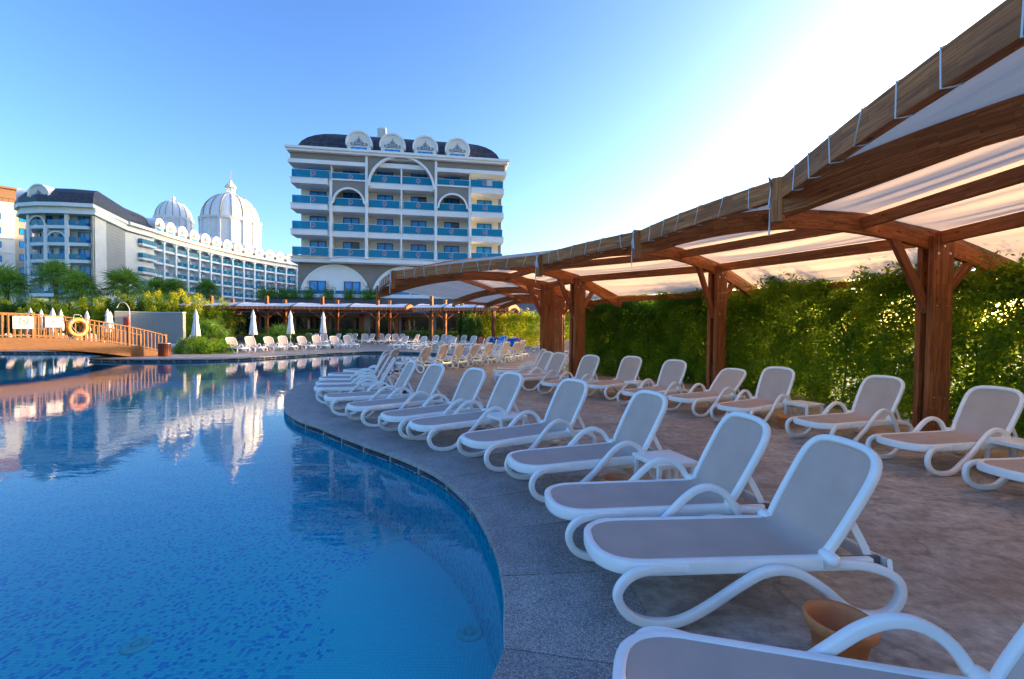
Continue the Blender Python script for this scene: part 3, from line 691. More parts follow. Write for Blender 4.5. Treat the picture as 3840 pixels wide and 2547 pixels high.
# ---------------------------------------------------------------- near pergola
PG = thing('pergola', 'long curved brown timber pergola with canvas roof over the right deck', 'pergola', (5.5, 12.2, 0))
ribs = [  # front tip (x,y), post (x,y), plank width, tip-bottom z, post height
 ((2.25, .9), (6.4, -3.4), .34, 2.86, 3.28), ((2.90, 5.0), (6.65, 1.6), .34, 2.90, 3.28), ((2.10, 7.7), (7.10, 7.65), .34, 2.90, 3.28), ((.58, 9.9), (5.50, 12.2), .36, 2.84, 3.38),
 ((-3.15, 12.0), (2.10, 14.6), .40, 2.72, 3.30), ((-4.55, 15.4), (1.25, 16.3), .44, 2.62, 3.25), ((-3.1, 24.0), (2.20, 21.2), .44, 2.80, 3.28), ((-1.7, 28.5), (2.6, 26.5), .40, 2.85, 3.3), ((-.9, 32), (2.6, 31.5), .4, 2.9, 3.3)]
RH = .34
def ribz(s, L, zt, zp):              # bottom height of the rib at horizontal distance s from the tip; L = tip to post
    # quadratic through tip, post and a crown 0.33 m above the post 35% back from it
    a = [(0, zt), (L*.64, zp-.20+.30), (L, zp-RH-.0+.10)]
    (x0, y0), (x1, y1), (x2, y2) = a
    return y0*(s-x1)*(s-x2)/((x0-x1)*(x0-x2))+y1*(s-x0)*(s-x2)/((x1-x0)*(x1-x2))+y2*(s-x0)*(s-x1)/((x2-x0)*(x2-x1))
RB = []
for (tx, ty), (qx, qy), pw, zt, zp in ribs:
    T, Q = Vector((tx, ty, 0)), Vector((qx, qy, 0)); L = (Q-T).length; d = (Q-T)/L; n = Vector((-d.y, d.x, 0))
    f = lambda s, T=T, d=d, L=L, zt=zt, zp=zp: T+d*s+Vector((0, 0, ribz(s, L, zt, zp)))
    RB.append((T, d, n, L, f))
    m = MB(); P = [f(L*1.30*k/26) for k in range(27)]
    m.sweep([p+Vector((0, 0, RH/2+(.05 if i == 0 else 0))) for i, p in enumerate(P)], [(-.05, -RH/2), (.05, -RH/2), (.05, RH/2), (-.05, RH/2)]); rb = build('rafter', m, M['wood'], PG, True, bevel=.006)
    m = MB(); m.beam(f(0)+d*.0+Vector((0, 0, -.03)), f(0)+d*.0+Vector((0, 0, .45)), .13, .11, up=d); build('rafter_end', m, M['wood'], PG, True, bevel=.006)
    for sg in (-1, 1):
        m = MB(); c = Q+n*sg*.105; m.beam(c+Vector((0, 0, .04)), c+Vector((0, 0, zp)), pw, .10, up=n); ps = build('post', m, M['wood_post'], PG, True, bevel=.006)
        m = MB(); c2 = Q+n*sg*.052; m.beam(c2, c2+Vector((0, 0, .72)), pw*.5, .006, up=n); build('bracket', m, M['galv'], PG, True)
        for (du, z) in [(-.25, .16), (.25, .16), (-.25, .42), (.25, .42), (-.25, .60), (.25, .60), (-.25, 2.12), (.25, 2.12), (-.28, zp-.30), (.28, zp-.30), (0, zp-.18), (.28, zp-.07)]:
            if qy > 23: break
            m = MB(); c3 = Q+n*sg*.155+d*du*pw+Vector((0, 0, z)); m.tube([c3, c3+n*sg*.018], .011, 8, up=(0, 0, 1)); m.tube([c3, c3+n*sg*.005], .019, 8, up=(0, 0, 1)); b = build('bolt', m, M['steel'], ps, False)
            b.location = -Vector(PG.location)-Vector(ps.location)
    for s1, z0 in ((-.75, 2.02), (.62, 2.25)):
        e = f(L+s1); m = MB(); m.beam(Q+d*(.0 if s1 < 0 else .0)+d*math.copysign(pw*.3, s1)+Vector((0, 0, z0)), Vector((e.x, e.y, e.z+.10)), .085, .13, up=n.cross(d)); build('brace', m, M['wood_post'], PG, True, bevel=.006)

for k in range(len(RB)-1):
    (T0, d0_, n0, L0, f0), (T1, d1, n1, L1, f1) = RB[k], RB[k+1]
    span = (T1-T0).length
    # front rim with rope lashings
    z0, z1 = f0(0).z+.33, f1(0).z+.33
    up_ = Vector((0, 0, 1))
    if k != 5:
        mid = (T0+T1)/2; outw = -(d0_+d1).normalized()
        C_ = [T0.lerp(T1, t)+outw*(.10*math.sin(math.pi*t))+Vector((0, 0, z0+(z1-z0)*t+.0)) for t in [i/12 for i in range(13)]]
        C_ = [p+(d0_*.06).lerp(d1*.06, i/12) for i, p in enumerate(C_)]
        m = MB(); m.sweep(C_, [(-.045, -.115), (.045, -.115), (.045, .115), (-.045, .115)]); build('rim_beam', m, M['wood'], PG, True, bevel=.005)
        nt = max(4, round(span/.40))
        for i in range(1, nt):
            t = (i+random.uniform(-.12, .12))/nt; q = T0.lerp(T1, t)+outw*(.10*math.sin(math.pi*t))+d0_.lerp(d1, t)*.06; z = z0+(z1-z0)*t; q = Vector((q.x, q.y, z)); o_ = outw; al = (T1-T0).normalized(); sl_ = random.uniform(-.05, .03)
            m = MB(); m.tube([q-o_*.11+al*sl_+Vector((0, 0, .10)), q+o_*0+al*sl_+Vector((0, 0, .127)), q+o_*.055+al*sl_+Vector((0, 0, .122)), q+o_*.055-al*sl_+Vector((0, 0, -.120)), q-al*sl_+Vector((0, 0, -.126)), q-o_*.04-al*sl_+Vector((0, 0, -.122))], .006, 6); build('rope_tie', m, M['rope'], PG, True)
    # purlins
    for fr0, hh in ((.43, .16), (.75, .18), (1.0, .20), (1.27, .16)):
        a, b = f0(L0*fr0), f1(L1*fr0); dz = .17 if fr0 in (.75, .43) else .21
        m = MB(); m.beam(a+Vector((0, 0, dz)), b+Vector((0, 0, dz)), .09, hh); build('purlin', m, M['wood'], PG, True, bevel=.005)
    # canvas panels: front and rear, sagging between the purlins
    for (s0, s1, sag) in ((.0, .43, .07), (.43, .75, .10), (.75, 1.0, .16), (1.0, 1.27, .12)):
        m = MB(); m.sm = True; nu, nv = 20, 26; V_ = []
        for i in range(nu+1):
            for j in range(nv+1):
                u, v = .012+.976*i/nu, j/nv; s = s0+(s1-s0)*v
                a, b = f0(L0*s), f1(L1*s); p = a.lerp(b, u)
                top = RH+.02 if s > .02 else RH+.05
                e = min(1, min(u, 1-u)*9)
                w = sag*math.sin(math.pi*v)*math.sin(math.pi*u)**.5*1.1+(.012*math.sin(v*21+2.2*math.sin(u*3.1)+k)+.007*math.sin(v*37-3*math.sin(u*2.3)))*math.sin(math.pi*v)**.5*min(1, 4*u, 4-4*u)
                V_.append((p.x, p.y, p.z+top-.03-w))
        m.add(V_, [(i*(nv+1)+j, (i+1)*(nv+1)+j, (i+1)*(nv+1)+j+1, i*(nv+1)+j+1) for i in range(nu) for j in range(nv)]); me = m.mesh('canvas_panel', M['canvas']); wv_ = span*1.0; hv_ = L0*(s1-s0); lv = [0]*len(me.loops); me.loops.foreach_get('vertex_index', lv)
        me.uv_layers[0].data.foreach_set('uv', [c_ for q in lv for c_ in ((q//(nv+1))/nu*wv_+k*7, (q % (nv+1))/nv*hv_)]); build('canvas_panel', me, None, PG, True)
# rope bundles on the three nearest rafter ends
for k in (1, 2, 3, 4):
    T, d_, n_, L, f = RB[k]; c = T+Vector((0, 0, f(0).z+.36)); m = MB()
    for q in range(4):
        a = c-d_*.07+n_*(-.12+.05*q); b = c-d_*.075+n_*(.12-.07*q); m.tube([a+Vector((0, 0, .09)), b+Vector((0, 0, -.14-.03*q))], .008, 6)
    m.tube([c-d_*.08+Vector((0, 0, -.1)), c-d_*.085+n_*.02+Vector((0, 0, -.38)), c-d_*.085+Vector((0, 0, -.52))], .008, 6)
    build('rope_bundle', m, M['rope'], PG, True)

# ---------------------------------------------------------------- foliage
def leafmesh(name, C_, size, mat, parent=None, asp=.5, world=False, up=.0, **tags):
    C_ = np.asarray(C_, dtype=np.float64); n = len(C_); sz = size*(.7+.6*rng.random(n))[:, None]
    a = rng.normal(size=(n, 3)); a[:, 2] += up; a /= np.linalg.norm(a, axis=1)[:, None]
    b = rng.normal(size=(n, 3)); b = np.cross(a, b); b /= np.linalg.norm(b, axis=1)[:, None]; cc = np.cross(a, b)
    V_ = np.stack([C_-a*sz*.5, C_+b*sz*asp*.5+cc*sz*.08, C_+a*sz*.5, C_-b*sz*asp*.5+cc*sz*.08], 1).reshape(-1, 3)
    me = bpy.data.meshes.new(name); me.vertices.add(4*n); me.vertices.foreach_set('co', V_.astype(np.float32).ravel())
    me.loops.add(4*n); me.loops.foreach_set('vertex_index', np.arange(4*n, dtype=np.int32)); me.polygons.add(n)
    me.polygons.foreach_set('loop_start', np.arange(0, 4*n, 4, dtype=np.int32)); me.polygons.foreach_set('loop_total', np.full(n, 4, dtype=np.int32))
    me.materials.append(mat); me.update(calc_edges=True); me.validate()
    return build(name, me, None, parent, world, **tags)
def clusters(P, k, r): return (P[:, None, :]+rng.normal(size=(len(P), k, 3))*r).reshape(-1, 3)
def hedge(path, th, h, ncl, k, r, size, mat, root, hv=.25, lump=.18, up=.3):
    path = [Vector((x, y, 0)) for x, y in path]; seg = [(b-a).length for a, b in zip(path[:-1], path[1:])]; tot = sum(seg); out = []
    ph = rng.random(6)*6.28
    for _ in range(ncl):
        s = random.random()*tot; i = 0; s_ = s
        while s_ > seg[i]: s_ -= seg[i]; i += 1
        a, b = path[i], path[i+1]; p = a.lerp(b, s_/seg[i]); d_ = (b-a).normalized(); n_ = Vector((-d_.y, d_.x, 0))
        top = h+hv*(math.sin(s*2.1+ph[0])*.5+math.sin(s*5.3+ph[1])*.3+math.sin(s*11+ph[2])*.25)
        w = random.random()
        z = random.random()*top
        lat = th/2+lump*(math.sin(s*3.3+z*2+ph[3])*.5+math.sin(s*7-z*4+ph[4])*.4)
        if w < .42: o_ = lat-abs(random.gauss(0, .07))
        elif w < .68: o_ = -lat+abs(random.gauss(0, .07))
        elif w < .84: o_ = random.uniform(-lat, lat); z = top-abs(random.gauss(0, .10))
        else: o_ = random.uniform(-lat, lat)
        if random.random() < .06 and z > top*.6: z = top+random.random()**2*.45
        q = p+n_*o_; out.append((q.x-root.location.x, q.y-root.location.y, z))
    return leafmesh('foliage', clusters(np.array(out), k, r), size, mat, root, up=up, kind='stuff')
hp = [(3.1, 18.3), (3.9, 16.8), (5.2, 15.2), (6.6, 13.4), (7.6, 11), (8.3, 8.6), (8.8, 6), (9.2, 3), (9.4, -1)]
H1 = thing('hedge', 'tall dense green hedge behind the wooden posts, backlit by the sun', 'hedge', (6, 12, 0))
hedge(hp, 1.1, 2.72, 30000, 12, .085, .085, M['hedge'], H1, .42, .50, .5)
for i in range(26):
    t = i/25*(len(hp)-1.001); k = int(t); a, b = hp[k], hp[k+1]; x, y = a[0]+(b[0]-a[0])*(t-k), a[1]+(b[1]-a[1])*(t-k)
    m = MB(); m.tube(spline([(x+.1, y+.05, -.02), (x+.1+random.uniform(-.1, .1), y+random.uniform(-.1, .1), 1.2), (x+random.uniform(-.2, .2), y+random.uniform(-.2, .2), 2.1)], 3), .022, 6); build('stem', m, M['trunk'], H1, True)
def conifer(x, y, h, w, mat, lb, grp, n=900, size=.13, cat='shrub', tips=5):
    r = thing('conifer_shrub', lb, cat, (x, y, 0), 0, grp); P = []
    cones = [(0, 0, h, w)]+[(random.uniform(-.5, .5)*w, random.uniform(-.5, .5)*w, h*random.uniform(.65, .97), w*random.uniform(.35, .55)) for _ in range(tips)]
    for _ in range(n):
        cx, cy, hh, ww = random.choice(cones); t = random.random()**.8; rr = ww*(1-t)**.55*(.55+.45*random.random())*.6*(1+.25*math.sin(t*9+cx*9)); a = random.random()*6.283
        P.append((cx+rr*math.cos(a), cy+rr*math.sin(a), .1+t*hh))
    leafmesh('foliage', clusters(np.array(P), 7, size*.55), size, mat, r, .38, up=.9)
    m = MB(); m.tube([(0, 0, 0), (0, 0, h*.6)], .06, 6); build('trunk', m, M['trunk'], r)
    return r
# end of the near hedge: golden cypress, and shrubs between near and far parts
p = D(2215, 1300, 18.2); conifer(p.x, p.y, 2.5, .9, M['gold'], 'golden cypress at the left end of the tall hedge beside the double post', None, 1500, .08)
H2 = thing('hedge', 'bright backlit conifer hedge behind the towel covered far loungers', 'hedge', (0, 42, 0))
hedge([(-4.6, 43.5), (-1, 43), (2, 42), (5, 38), (7, 32), (8, 26), (8.5, 20), (9.3, 14)], 1.3, 2.75, 11000, 8, .12, .16, M['gold'], H2, .35)  # right-hand stretch lengthened and thickened to shade the loungers seen from behind
p = D(1760, 1300, 40); conifer(p.x, p.y, 3.1, 1.7, M['conifer'], 'tall dark cypress clump left of the far backlit hedge', None, 1600, .14)
p = D(1742, 1300, 41); conifer(p.x-.5, p.y+1, 2.8, 1.2, M['conifer'], 'smaller dark cypress tucked behind the tall clump near the restaurant', None, 900, .14)
num_word = lambda n: (ordn+['seventeenth', 'eighteenth', 'nineteenth', 'twentieth'])[n-1] if n <= 20 else ('thirtieth' if n == 30 else 'twenty-'+ordn[n-21])
GS = 'golden conifers in the row behind the bridge and grey wall'
# boundary planting behind bridge / grey wall
for i in range(30):
    px = -20+i*30.5; Y = 43+(i*37 % 5)*.9; top = 1150-(28 if 420 < px < 760 else 0)-random.uniform(0, 26)
    pz = D(px, top, Y); conifer(pz.x, Y, pz.z+.15, 1.7, M['gold'] if i % 3 else M['conifer'], ('%s conifer from the left in the dense %s row behind the bridge' % (num_word(i+1), 'golden' if i % 3 else 'darker green')), GS, 520, .20)
H3 = thing('hedge', 'dark green hedge mass under the golden conifers behind the bridge', 'hedge', (-40, 46, 0))
hedge([(-58, 44), (-40, 44.5), (-27, 45)], 2.2, 2.7, 4200, 7, .16, .20, M['conifer'], H3, .3)
H4 = thing('hedge', 'low clipped box hedge in front of the restaurant windows', 'hedge', (-18, 48.3, 0))
hedge([(-27, 48.5), (-15.5, 48.5)], .9, 1.25, 2000, 7, .08, .11, M['conifer'], H4, .04, .03)
H5 = thing('hedge', 'low clipped hedge right of the restaurant door', 'hedge', (-8, 48.3, 0))
hedge([(-11.5, 48), (-4.5, 47)], .9, 1.2, 1400, 7, .08, .11, M['conifer'], H5, .04, .03)
# palms
def frond_mesh(L=1.0, blades=22, nm='frond'):
    m = MB(); m.tube(spline([(0, 0, 0), (L*.3, 0, L*.12), (L*.55, 0, L*.14)], 3), .014*L+.006, 5, up=(0, 0, 1))
    o_ = Vector((L*.55, 0, L*.14))
    for i in range(blades):
        a = R(-118+236*i/(blades-1)); ll = L*(.80-.2*abs(a)/2.06)*random.uniform(.8, 1.15); d_ = Vector((math.cos(a), math.sin(a), 0)); s_ = Vector((-d_.y, d_.x, 0))*.020*L*1.2
        mid = o_+d_*ll*.55+Vector((0, 0, .05*L)); tip = o_+d_*ll+Vector((0, 0, -.10*L-random.random()*.22*L))
        m.add([o_, mid-s_, tip, mid+s_+Vector((0, 0, .012*L))], [(0, 1, 2, 3)])
    return m.mesh(nm, M['palm'])
FR = [frond_mesh() for _ in range(3)]
def palm(x, y, h, cr, n, lb, grp='fan palms in front of the left hotel wing', low=-35):
    r = thing('fan_palm', lb, 'palm tree', (x, y, 0), random.random()*6, grp)
    if h > .6:
        m = MB(); m.lathe([(.30 if h > 3 else .2, 0), (.2, .5), (.17, h*.5), (.20, h*.85), (.26, h*.97), (.1, h+.1)], n=12); build('trunk', m, M['trunk'], r)
        m = MB()
        for k in range(int(h*3.5)):
            a = k*2.4; z = h*.25+k/(h*3.5)*h*.72; c = Vector((.19*math.cos(a), .19*math.sin(a), z)); m.beam(c, c+Vector((.12*math.cos(a), .12*math.sin(a), .16)), .09, .02)
        build('leaf_bases', m, M['trunk'], r, kind='stuff')
    for k in range(n):
        el = R(85-(85-low)*((k+.5)/n)**.9)+random.uniform(-.1, .1); a = k*2.3999; s = cr*random.uniform(.85, 1.1)
        o = put('frond', random.choice(FR), r, (0, 0, max(h, .15)), 0, (s, s, s)); o.rotation_euler = (random.uniform(-.2, .2), -el, a)
for px, py, Y, cr, lb in [(210, 1045, 52, 1.75, 'tall fan palm with a bare trunk in front of the rounded hotel block'), (25, 1085, 50, 2.1, 'fan palm crown cut by the left picture edge'), (300, 1095, 50, 1.9, 'fan palm right of the tall bare trunk, half behind conifers'),
        (472, 1085, 52, 2.0, 'bushy fan palm in front of the white hotel wall, right of the blank cladding'), (588, 1098, 60, 1.6, 'small fan palm at the start of the curved hotel wing'), (655, 1100, 62, 1.6, 'second small fan palm below the curved hotel wing'), (778, 1098, 62, 1.5, 'small dark fan palm farthest right below the curved hotel wing')]:
    p = D(px, py, Y); palm(p.x, Y, p.z, cr*1.12, 34, lb)
p = D(790, 1290, 29.8); palm(p.x, p.y, .75, 1.15, 30, 'large ground-level fan palm between the grey wall and the far loungers', 'low fan palms on the far deck', 0)
p = D(845, 1290, 30.5); palm(p.x, p.y, .2, .8, 20, 'smaller ground-level fan palm right of the large one', 'low fan palms on the far deck', 5)
p = D(1050, 1280, 36); palm(p.x, p.y, .5, 1.15, 24, 'low grey green fan palm behind the third and fourth far loungers', 'low fan palms on the far deck', 0)
for px, w, h, lb in [(735, 1.5, .85, 'low juniper mound left of the fan palm at the pool edge'), (800, 1.5, .7, 'low juniper mound right end of the bed at the pool edge'), (830, 1.2, .6, 'small juniper behind the first far lounger'), (1000, 1.3, .9, 'dark shrub behind the second closed parasol'), (1150, 1.2, .9, 'dark shrub behind the fourth far lounger')]:
    Y = {735: 26.8, 800: 27.4, 830: 29.5}.get(px, 37); p = D(px, 1290, Y); r = thing('juniper', lb, 'shrub', (p.x, Y, 0), 0, 'low shrubs by the far pool edge')
    u = rng.normal(size=(900, 3)); u /= np.linalg.norm(u, axis=1)[:, None]; u *= (1+.12*np.sin(u[:, :1]*9)+.1*rng.normal(size=(900, 1))); u[:, 2] = abs(u[:, 2]); u *= [w*.75, w*.55, h]
    leafmesh('foliage', clusters(u, 7, .05), .085, M['conifer'] if px > 900 else M['hedge'], r, .4, up=.6)

# ---------------------------------------------------------------- wooden bridge
bA, bB = Vector((-19.35, 25.3, 0)), Vector((-21.9, 11.6, 0)); bd = (bB-bA); BL = bd.length; bd.normalize(); bn = Vector((bd.y, -bd.x, 0))
if bn.x < 0: bn = -bn
BR = thing('footbridge', 'arched wooden footbridge with railings over the left end of the pool', 'bridge', bA)
def bz(s): t = s/BL; return .05+1.02*math.sin(math.pi*min(1, max(0, t)))**.9
def bpnt(s, off, z): q = bA+bd*s-bn*off; return Vector((q.x, q.y, z))
for off in (0, 1.7):
    m = MB(); m.sweep([bpnt(BL*i/40, off, bz(BL*i/40)-.24) for i in range(41)], [(-.06, -.27), (.06, -.27), (.06, .27), (-.06, .27)]); build('side_girder', m, M['wood_bridge'], BR, True, bevel=.01)
    m = MB(); m.sweep([bpnt(BL*i/40, off, bz(BL*i/40)+1.02) for i in range(41)], [(-.05, -.025), (.05, -.025), (.05, .025), (-.05, .025)]); build('handrail', m, M['wood_rail'], BR, True)
    m = MB(); m.sweep([bpnt(BL*i/40, off, bz(BL*i/40)+.12) for i in range(41)], [(-.03, -.025), (.03, -.025), (.03, .025), (-.03, .025)]); build('bottom_rail', m, M['wood_rail'], BR, True)
    nb = int(BL/.2)
    for i in range(nb+1):
        s = BL*i/nb; post = i % 10 == 0; w = .11 if post else .055
        m = MB(); c = bpnt(s, off, 0); m.beam(c+Vector((0, 0, bz(s)+(.0 if post else .03))), c+Vector((0, 0, bz(s)+(1.10 if post else 1.0))), w, w if post else .03, up=bn); build('rail_post' if post else 'baluster', m, M['wood_rail'], BR, True, bevel=.004)
nb = int(BL/.14)
for i in range(nb):
    s = BL*(i+.5)/nb; a = bpnt(s-.065, .06, bz(s)); b = bpnt(s-.065, 1.64, bz(s)); m = MB(); m.beam(bpnt(s, .07, bz(s)+.01), bpnt(s, 1.63, bz(s)+.01), .13, .035); build('deck_board', m, M['wood_bridge'], BR, True)
# things hanging on the railing
def board_frame(px, py, w, h, name, label, cat):
    # stand the board on the camera-facing railing at the photographed spot
    r_ = _ray(px, py); n_ = bn; q0 = bA+bn*.045; t = (q0-Vector((0, 0, 0))).dot(n_)/r_.dot(n_); P = Vector((r_.x*t, r_.y*t, HC+r_.z*t))
    ang = math.atan2(-bd.y, -bd.x)
    return thing(name, label, cat, P, ang), P      # local x runs from screen-left to screen-right, local -y points at the viewer
def text(body, size, parent, loc, mat, name='lettering'):
    cu = bpy.data.curves.new(name, 'FONT'); cu.body = body; cu.size = size; cu.align_x = 'CENTER'; cu.extrude = .002; cu.materials.append(mat)
    t_ = bpy.data.objects.new(name, cu); COL.objects.link(t_); bpy.context.view_layer.update(); me = bpy.data.meshes.new_from_object(t_); bpy.data.objects.remove(t_)
    o = bpy.data.objects.new(name, me); COL.objects.link(o); o.parent = parent; o.location = loc; o.rotation_euler = (math.pi/2, 0, 0); return o
def bar2(m, x0, z0, x1, z1, w, y0=-.022, y1=-.016): m.beam((x0, (y0+y1)/2, z0), (x1, (y0+y1)/2, z1), y1-y0, w, up=(0, 1, 0)) if False else m.sweep([(x0, (y0+y1)/2, z0), (x1, (y0+y1)/2, z1)], [(-w/2, -(y1-y0)/2), (w/2, -(y1-y0)/2), (w/2, (y1-y0)/2), (-w/2, (y1-y0)/2)], up=(0, 1, 0))
Z0 = 1.0
sg, P = board_frame(87, 1210, 0, 0, 'no_diving_sign', 'white square NO DIVING sign with a red circle on the bridge railing', 'sign')
m = MB(); m.box(-.36, .36, -.014, .0, -.26, .26); build('board', m, M['white'], sg, bevel=.01)
m = MB(); m.arch(0, .06, .130, .168, -.021, -.015, 0, 360, 40); bar2(m, -.10, .16, .10, -.04, .032); build('prohibition_ring', m, M['print_red'], sg)
m = MB(); bar2(m, -.03, .12, .05, .09, .022); bar2(m, .05, .09, .085, .115, .015); bar2(m, .03, .09, .05, .05, .016); bar2(m, -.03, .12, -.07, .13, .012); m.arch(.095, .095, 0, .014, -.021, -.015, 0, 360, 12); build('diver_symbol', m, M['black'], sg)
m = MB()
for k in range(3):
    for q in range(8): bar2(m, -.08+q*.02, .02-k*.022+(.005 if q % 2 else 0), -.06+q*.02, .02-k*.022+(0 if q % 2 else .005), .006)
build('wave_symbol', m, M['strap'], sg); text('NO DIVING', .118, sg, (0, -.015, -.215), M['black'])
sg, P = board_frame(199, 1208, 0, 0, 'swimming_sign', 'white sign with a navy swimmer symbol above wavy lines on the railing', 'sign')
m = MB(); m.box(-.31, .31, -.014, 0, -.235, .235); build('board', m, M['white'], sg, bevel=.01)
m = MB()
for a, b in (((-.28, -.205), (.28, -.205)), ((.28, -.205), (.28, .205)), ((.28, .205), (-.28, .205)), ((-.28, .205), (-.28, -.205))): bar2(m, *a, *b, .006)
build('border_line', m, M['print_red'], sg)
m = MB(); bar2(m, -.16, -.02, -.03, .02, .03); bar2(m, -.03, .02, .06, -.02, .045); bar2(m, -.10, .07, -.02, .06, .022); bar2(m, -.02, .06, .05, .01, .022); m.arch(.115, .035, 0, .032, -.021, -.015, 0, 360, 16); build('swimmer_symbol', m, M['navy'], sg)
m = MB()
for k in range(2):
    for q in range(12): bar2(m, -.18+q*.03, -.06-k*.03+(.008 if q % 2 else 0), -.15+q*.03, -.06-k*.03+(0 if q % 2 else .008), .014)
build('wave_symbol', m, M['print_red'], sg)
lr, P = board_frame(286, 1228, 0, 0, 'life_ring', 'orange life ring with grey straps hanging on the bridge railing', 'life ring')
RR = .36
m = MB(); m.tube([(RR*math.cos(a), -.07, RR*math.sin(a)) for a in [2*math.pi*i/40 for i in range(40)]], .095, 12, closed=True, up=(0, 1, 0)); build('ring', m, M['ring_orange'], lr)
for k in range(4):
    a0 = math.pi/4+k*math.pi/2; m = MB(); m.tube([(RR*math.cos(a), -.07, RR*math.sin(a)) for a in [a0-.1, a0, a0+.1]], .0985, 12, up=(0, 1, 0)); build('strap', m, M['strap'], lr)
m = MB(); m.tube([(.25, -.17, .28), (.12, -.06, .58), (-.12, -.06, .58), (-.25, -.17, .28)], .01, 6, up=(0, 1, 0)); m.tube(spline([(.25, -.17, .28), (.30, -.19, 0), (.1, -.17, -.30), (-.28, -.18, .0), (-.25, -.17, .28)], 5), .008, 6, up=(0, 1, 0)); build('grab_rope', m, M['rope'], lr)
# slatted bin
p = G(596, 1337); bn_ = thing('litter_bin', 'round dark red slatted wooden bin at the foot of the bridge', 'bin', (p.x+.15, p.y+.2, 0))
m = MB(); m.lathe([(.0, .03), (.24, .03), (.24, .68), (.0, .68)], n=20); build('liner', m, M['black'], bn_)
m = MB(); m.lathe([(.285, .68), (.285, .71), (.22, .715), (.22, .69)], n=24); build('lid_ring', m, M['galv'], bn_)
sm_ = MB(); sm_.box(-.035, .035, -.012, .012, .02, .68); sme = sm_.mesh('slat', M['wood_red'])
for k in range(22): a = 2*math.pi*k/22; put('slat', sme, bn_, (.27*math.cos(a), .27*math.sin(a), 0), a+math.pi/2)
# shower wall, shower, rescue float
p0, p1 = D(431, 1300, 30.5), D(692, 1300, 31.5); zt0 = D(431, 1170, 30.5).z
W1 = thing('screen_wall', 'grey rendered screen wall behind the bridge with a pale top edge', 'wall', (p0.x, p0.y, 0))
pts = [Vector((p0.x, p0.y, 0)).lerp(Vector((p1.x, p1.y, 0)), i/12)+Vector((0, .7*math.sin(math.pi*i/12), 0)) for i in range(13)]
m = MB(); m.sweep([q+Vector((0, 0, zt0/2)) for q in pts], [(-.1, -zt0/2), (.1, -zt0/2), (.1, zt0/2), (-.1, zt0/2)]); build('wall_panel', m, M['grey_wall'], W1, True)
m = MB(); m.sweep([q+Vector((0, 0, zt0+.03)) for q in pts], [(-.14, -.03), (.14, -.03), (.14, .03), (-.14, .03)]); build('coping_strip', m, M['white'], W1, True)
q = D(487, 1280, 27.5); SH = thing('outdoor_shower', 'curved white shower pipe standing in front of the grey wall', 'shower', (q.x, q.y, 0))
zt = D(470, 1134, 27.5).z
m = MB(); m.tube(spline([(0, 0, 0), (0, 0, zt-.75), (-.06, 0, zt-.3), (-.3, 0, zt-.02), (-.58, 0, zt-.06), (-.75, 0, zt-.3)], 6), .025, 8, up=(0, 1, 0)); build('pipe', m, M['white'], SH)
m = MB(); m.lathe([(.02, 0), (.05, -.06), (0, -.06)], (-.76, 0, zt-.3), 12); build('shower_head', m, M['steel'], SH)
m = MB(); m.lathe([(.12, 0), (.12, .02), (.03, .03)], n=16); build('base_plate', m, M['steel'], SH)
m = MB(); m.box(-.17, .17, -.07, .07, -.34, .34); FL = build('rescue_float', m, M['red'], bevel=.05); FL.location = (q.x-.1, q.y-.12, D(480, 1211, 27.4).z); FL['label'] = 'red moulded rescue float hung on the shower pole'; FL['category'] = 'rescue float'
m = MB(); m.tube([(.19, -.02, .25), (.23, -.02, 0), (.19, -.02, -.25)], .012, 6, up=(0, 1, 0)); build('grip', m, M['black'], FL)
# pool ladder
p = G(1640, 1334); LD = thing('pool_ladder', 'stainless steel pool ladder handrails on the far pool edge', 'pool ladder', (p.x, p.y, 0), R(-30))
for sx in (-.3, .3):
    m = MB(); m.tube(spline([(sx, -.25, -.9), (sx, -.25, .1), (sx, -.22, .62), (sx, .05, .86), (sx, .32, .66), (sx, .42, .25), (sx, .44, 0)], 5), .021, 8, up=(1, 0, 0)); build('handrail', m, M['steel'], LD)
for z in (-.75, -.5, -.25):
    m = MB(); m.box(-.3, .3, -.30, -.20, z-.015, z+.015); build('tread', m, M['steel'], LD)

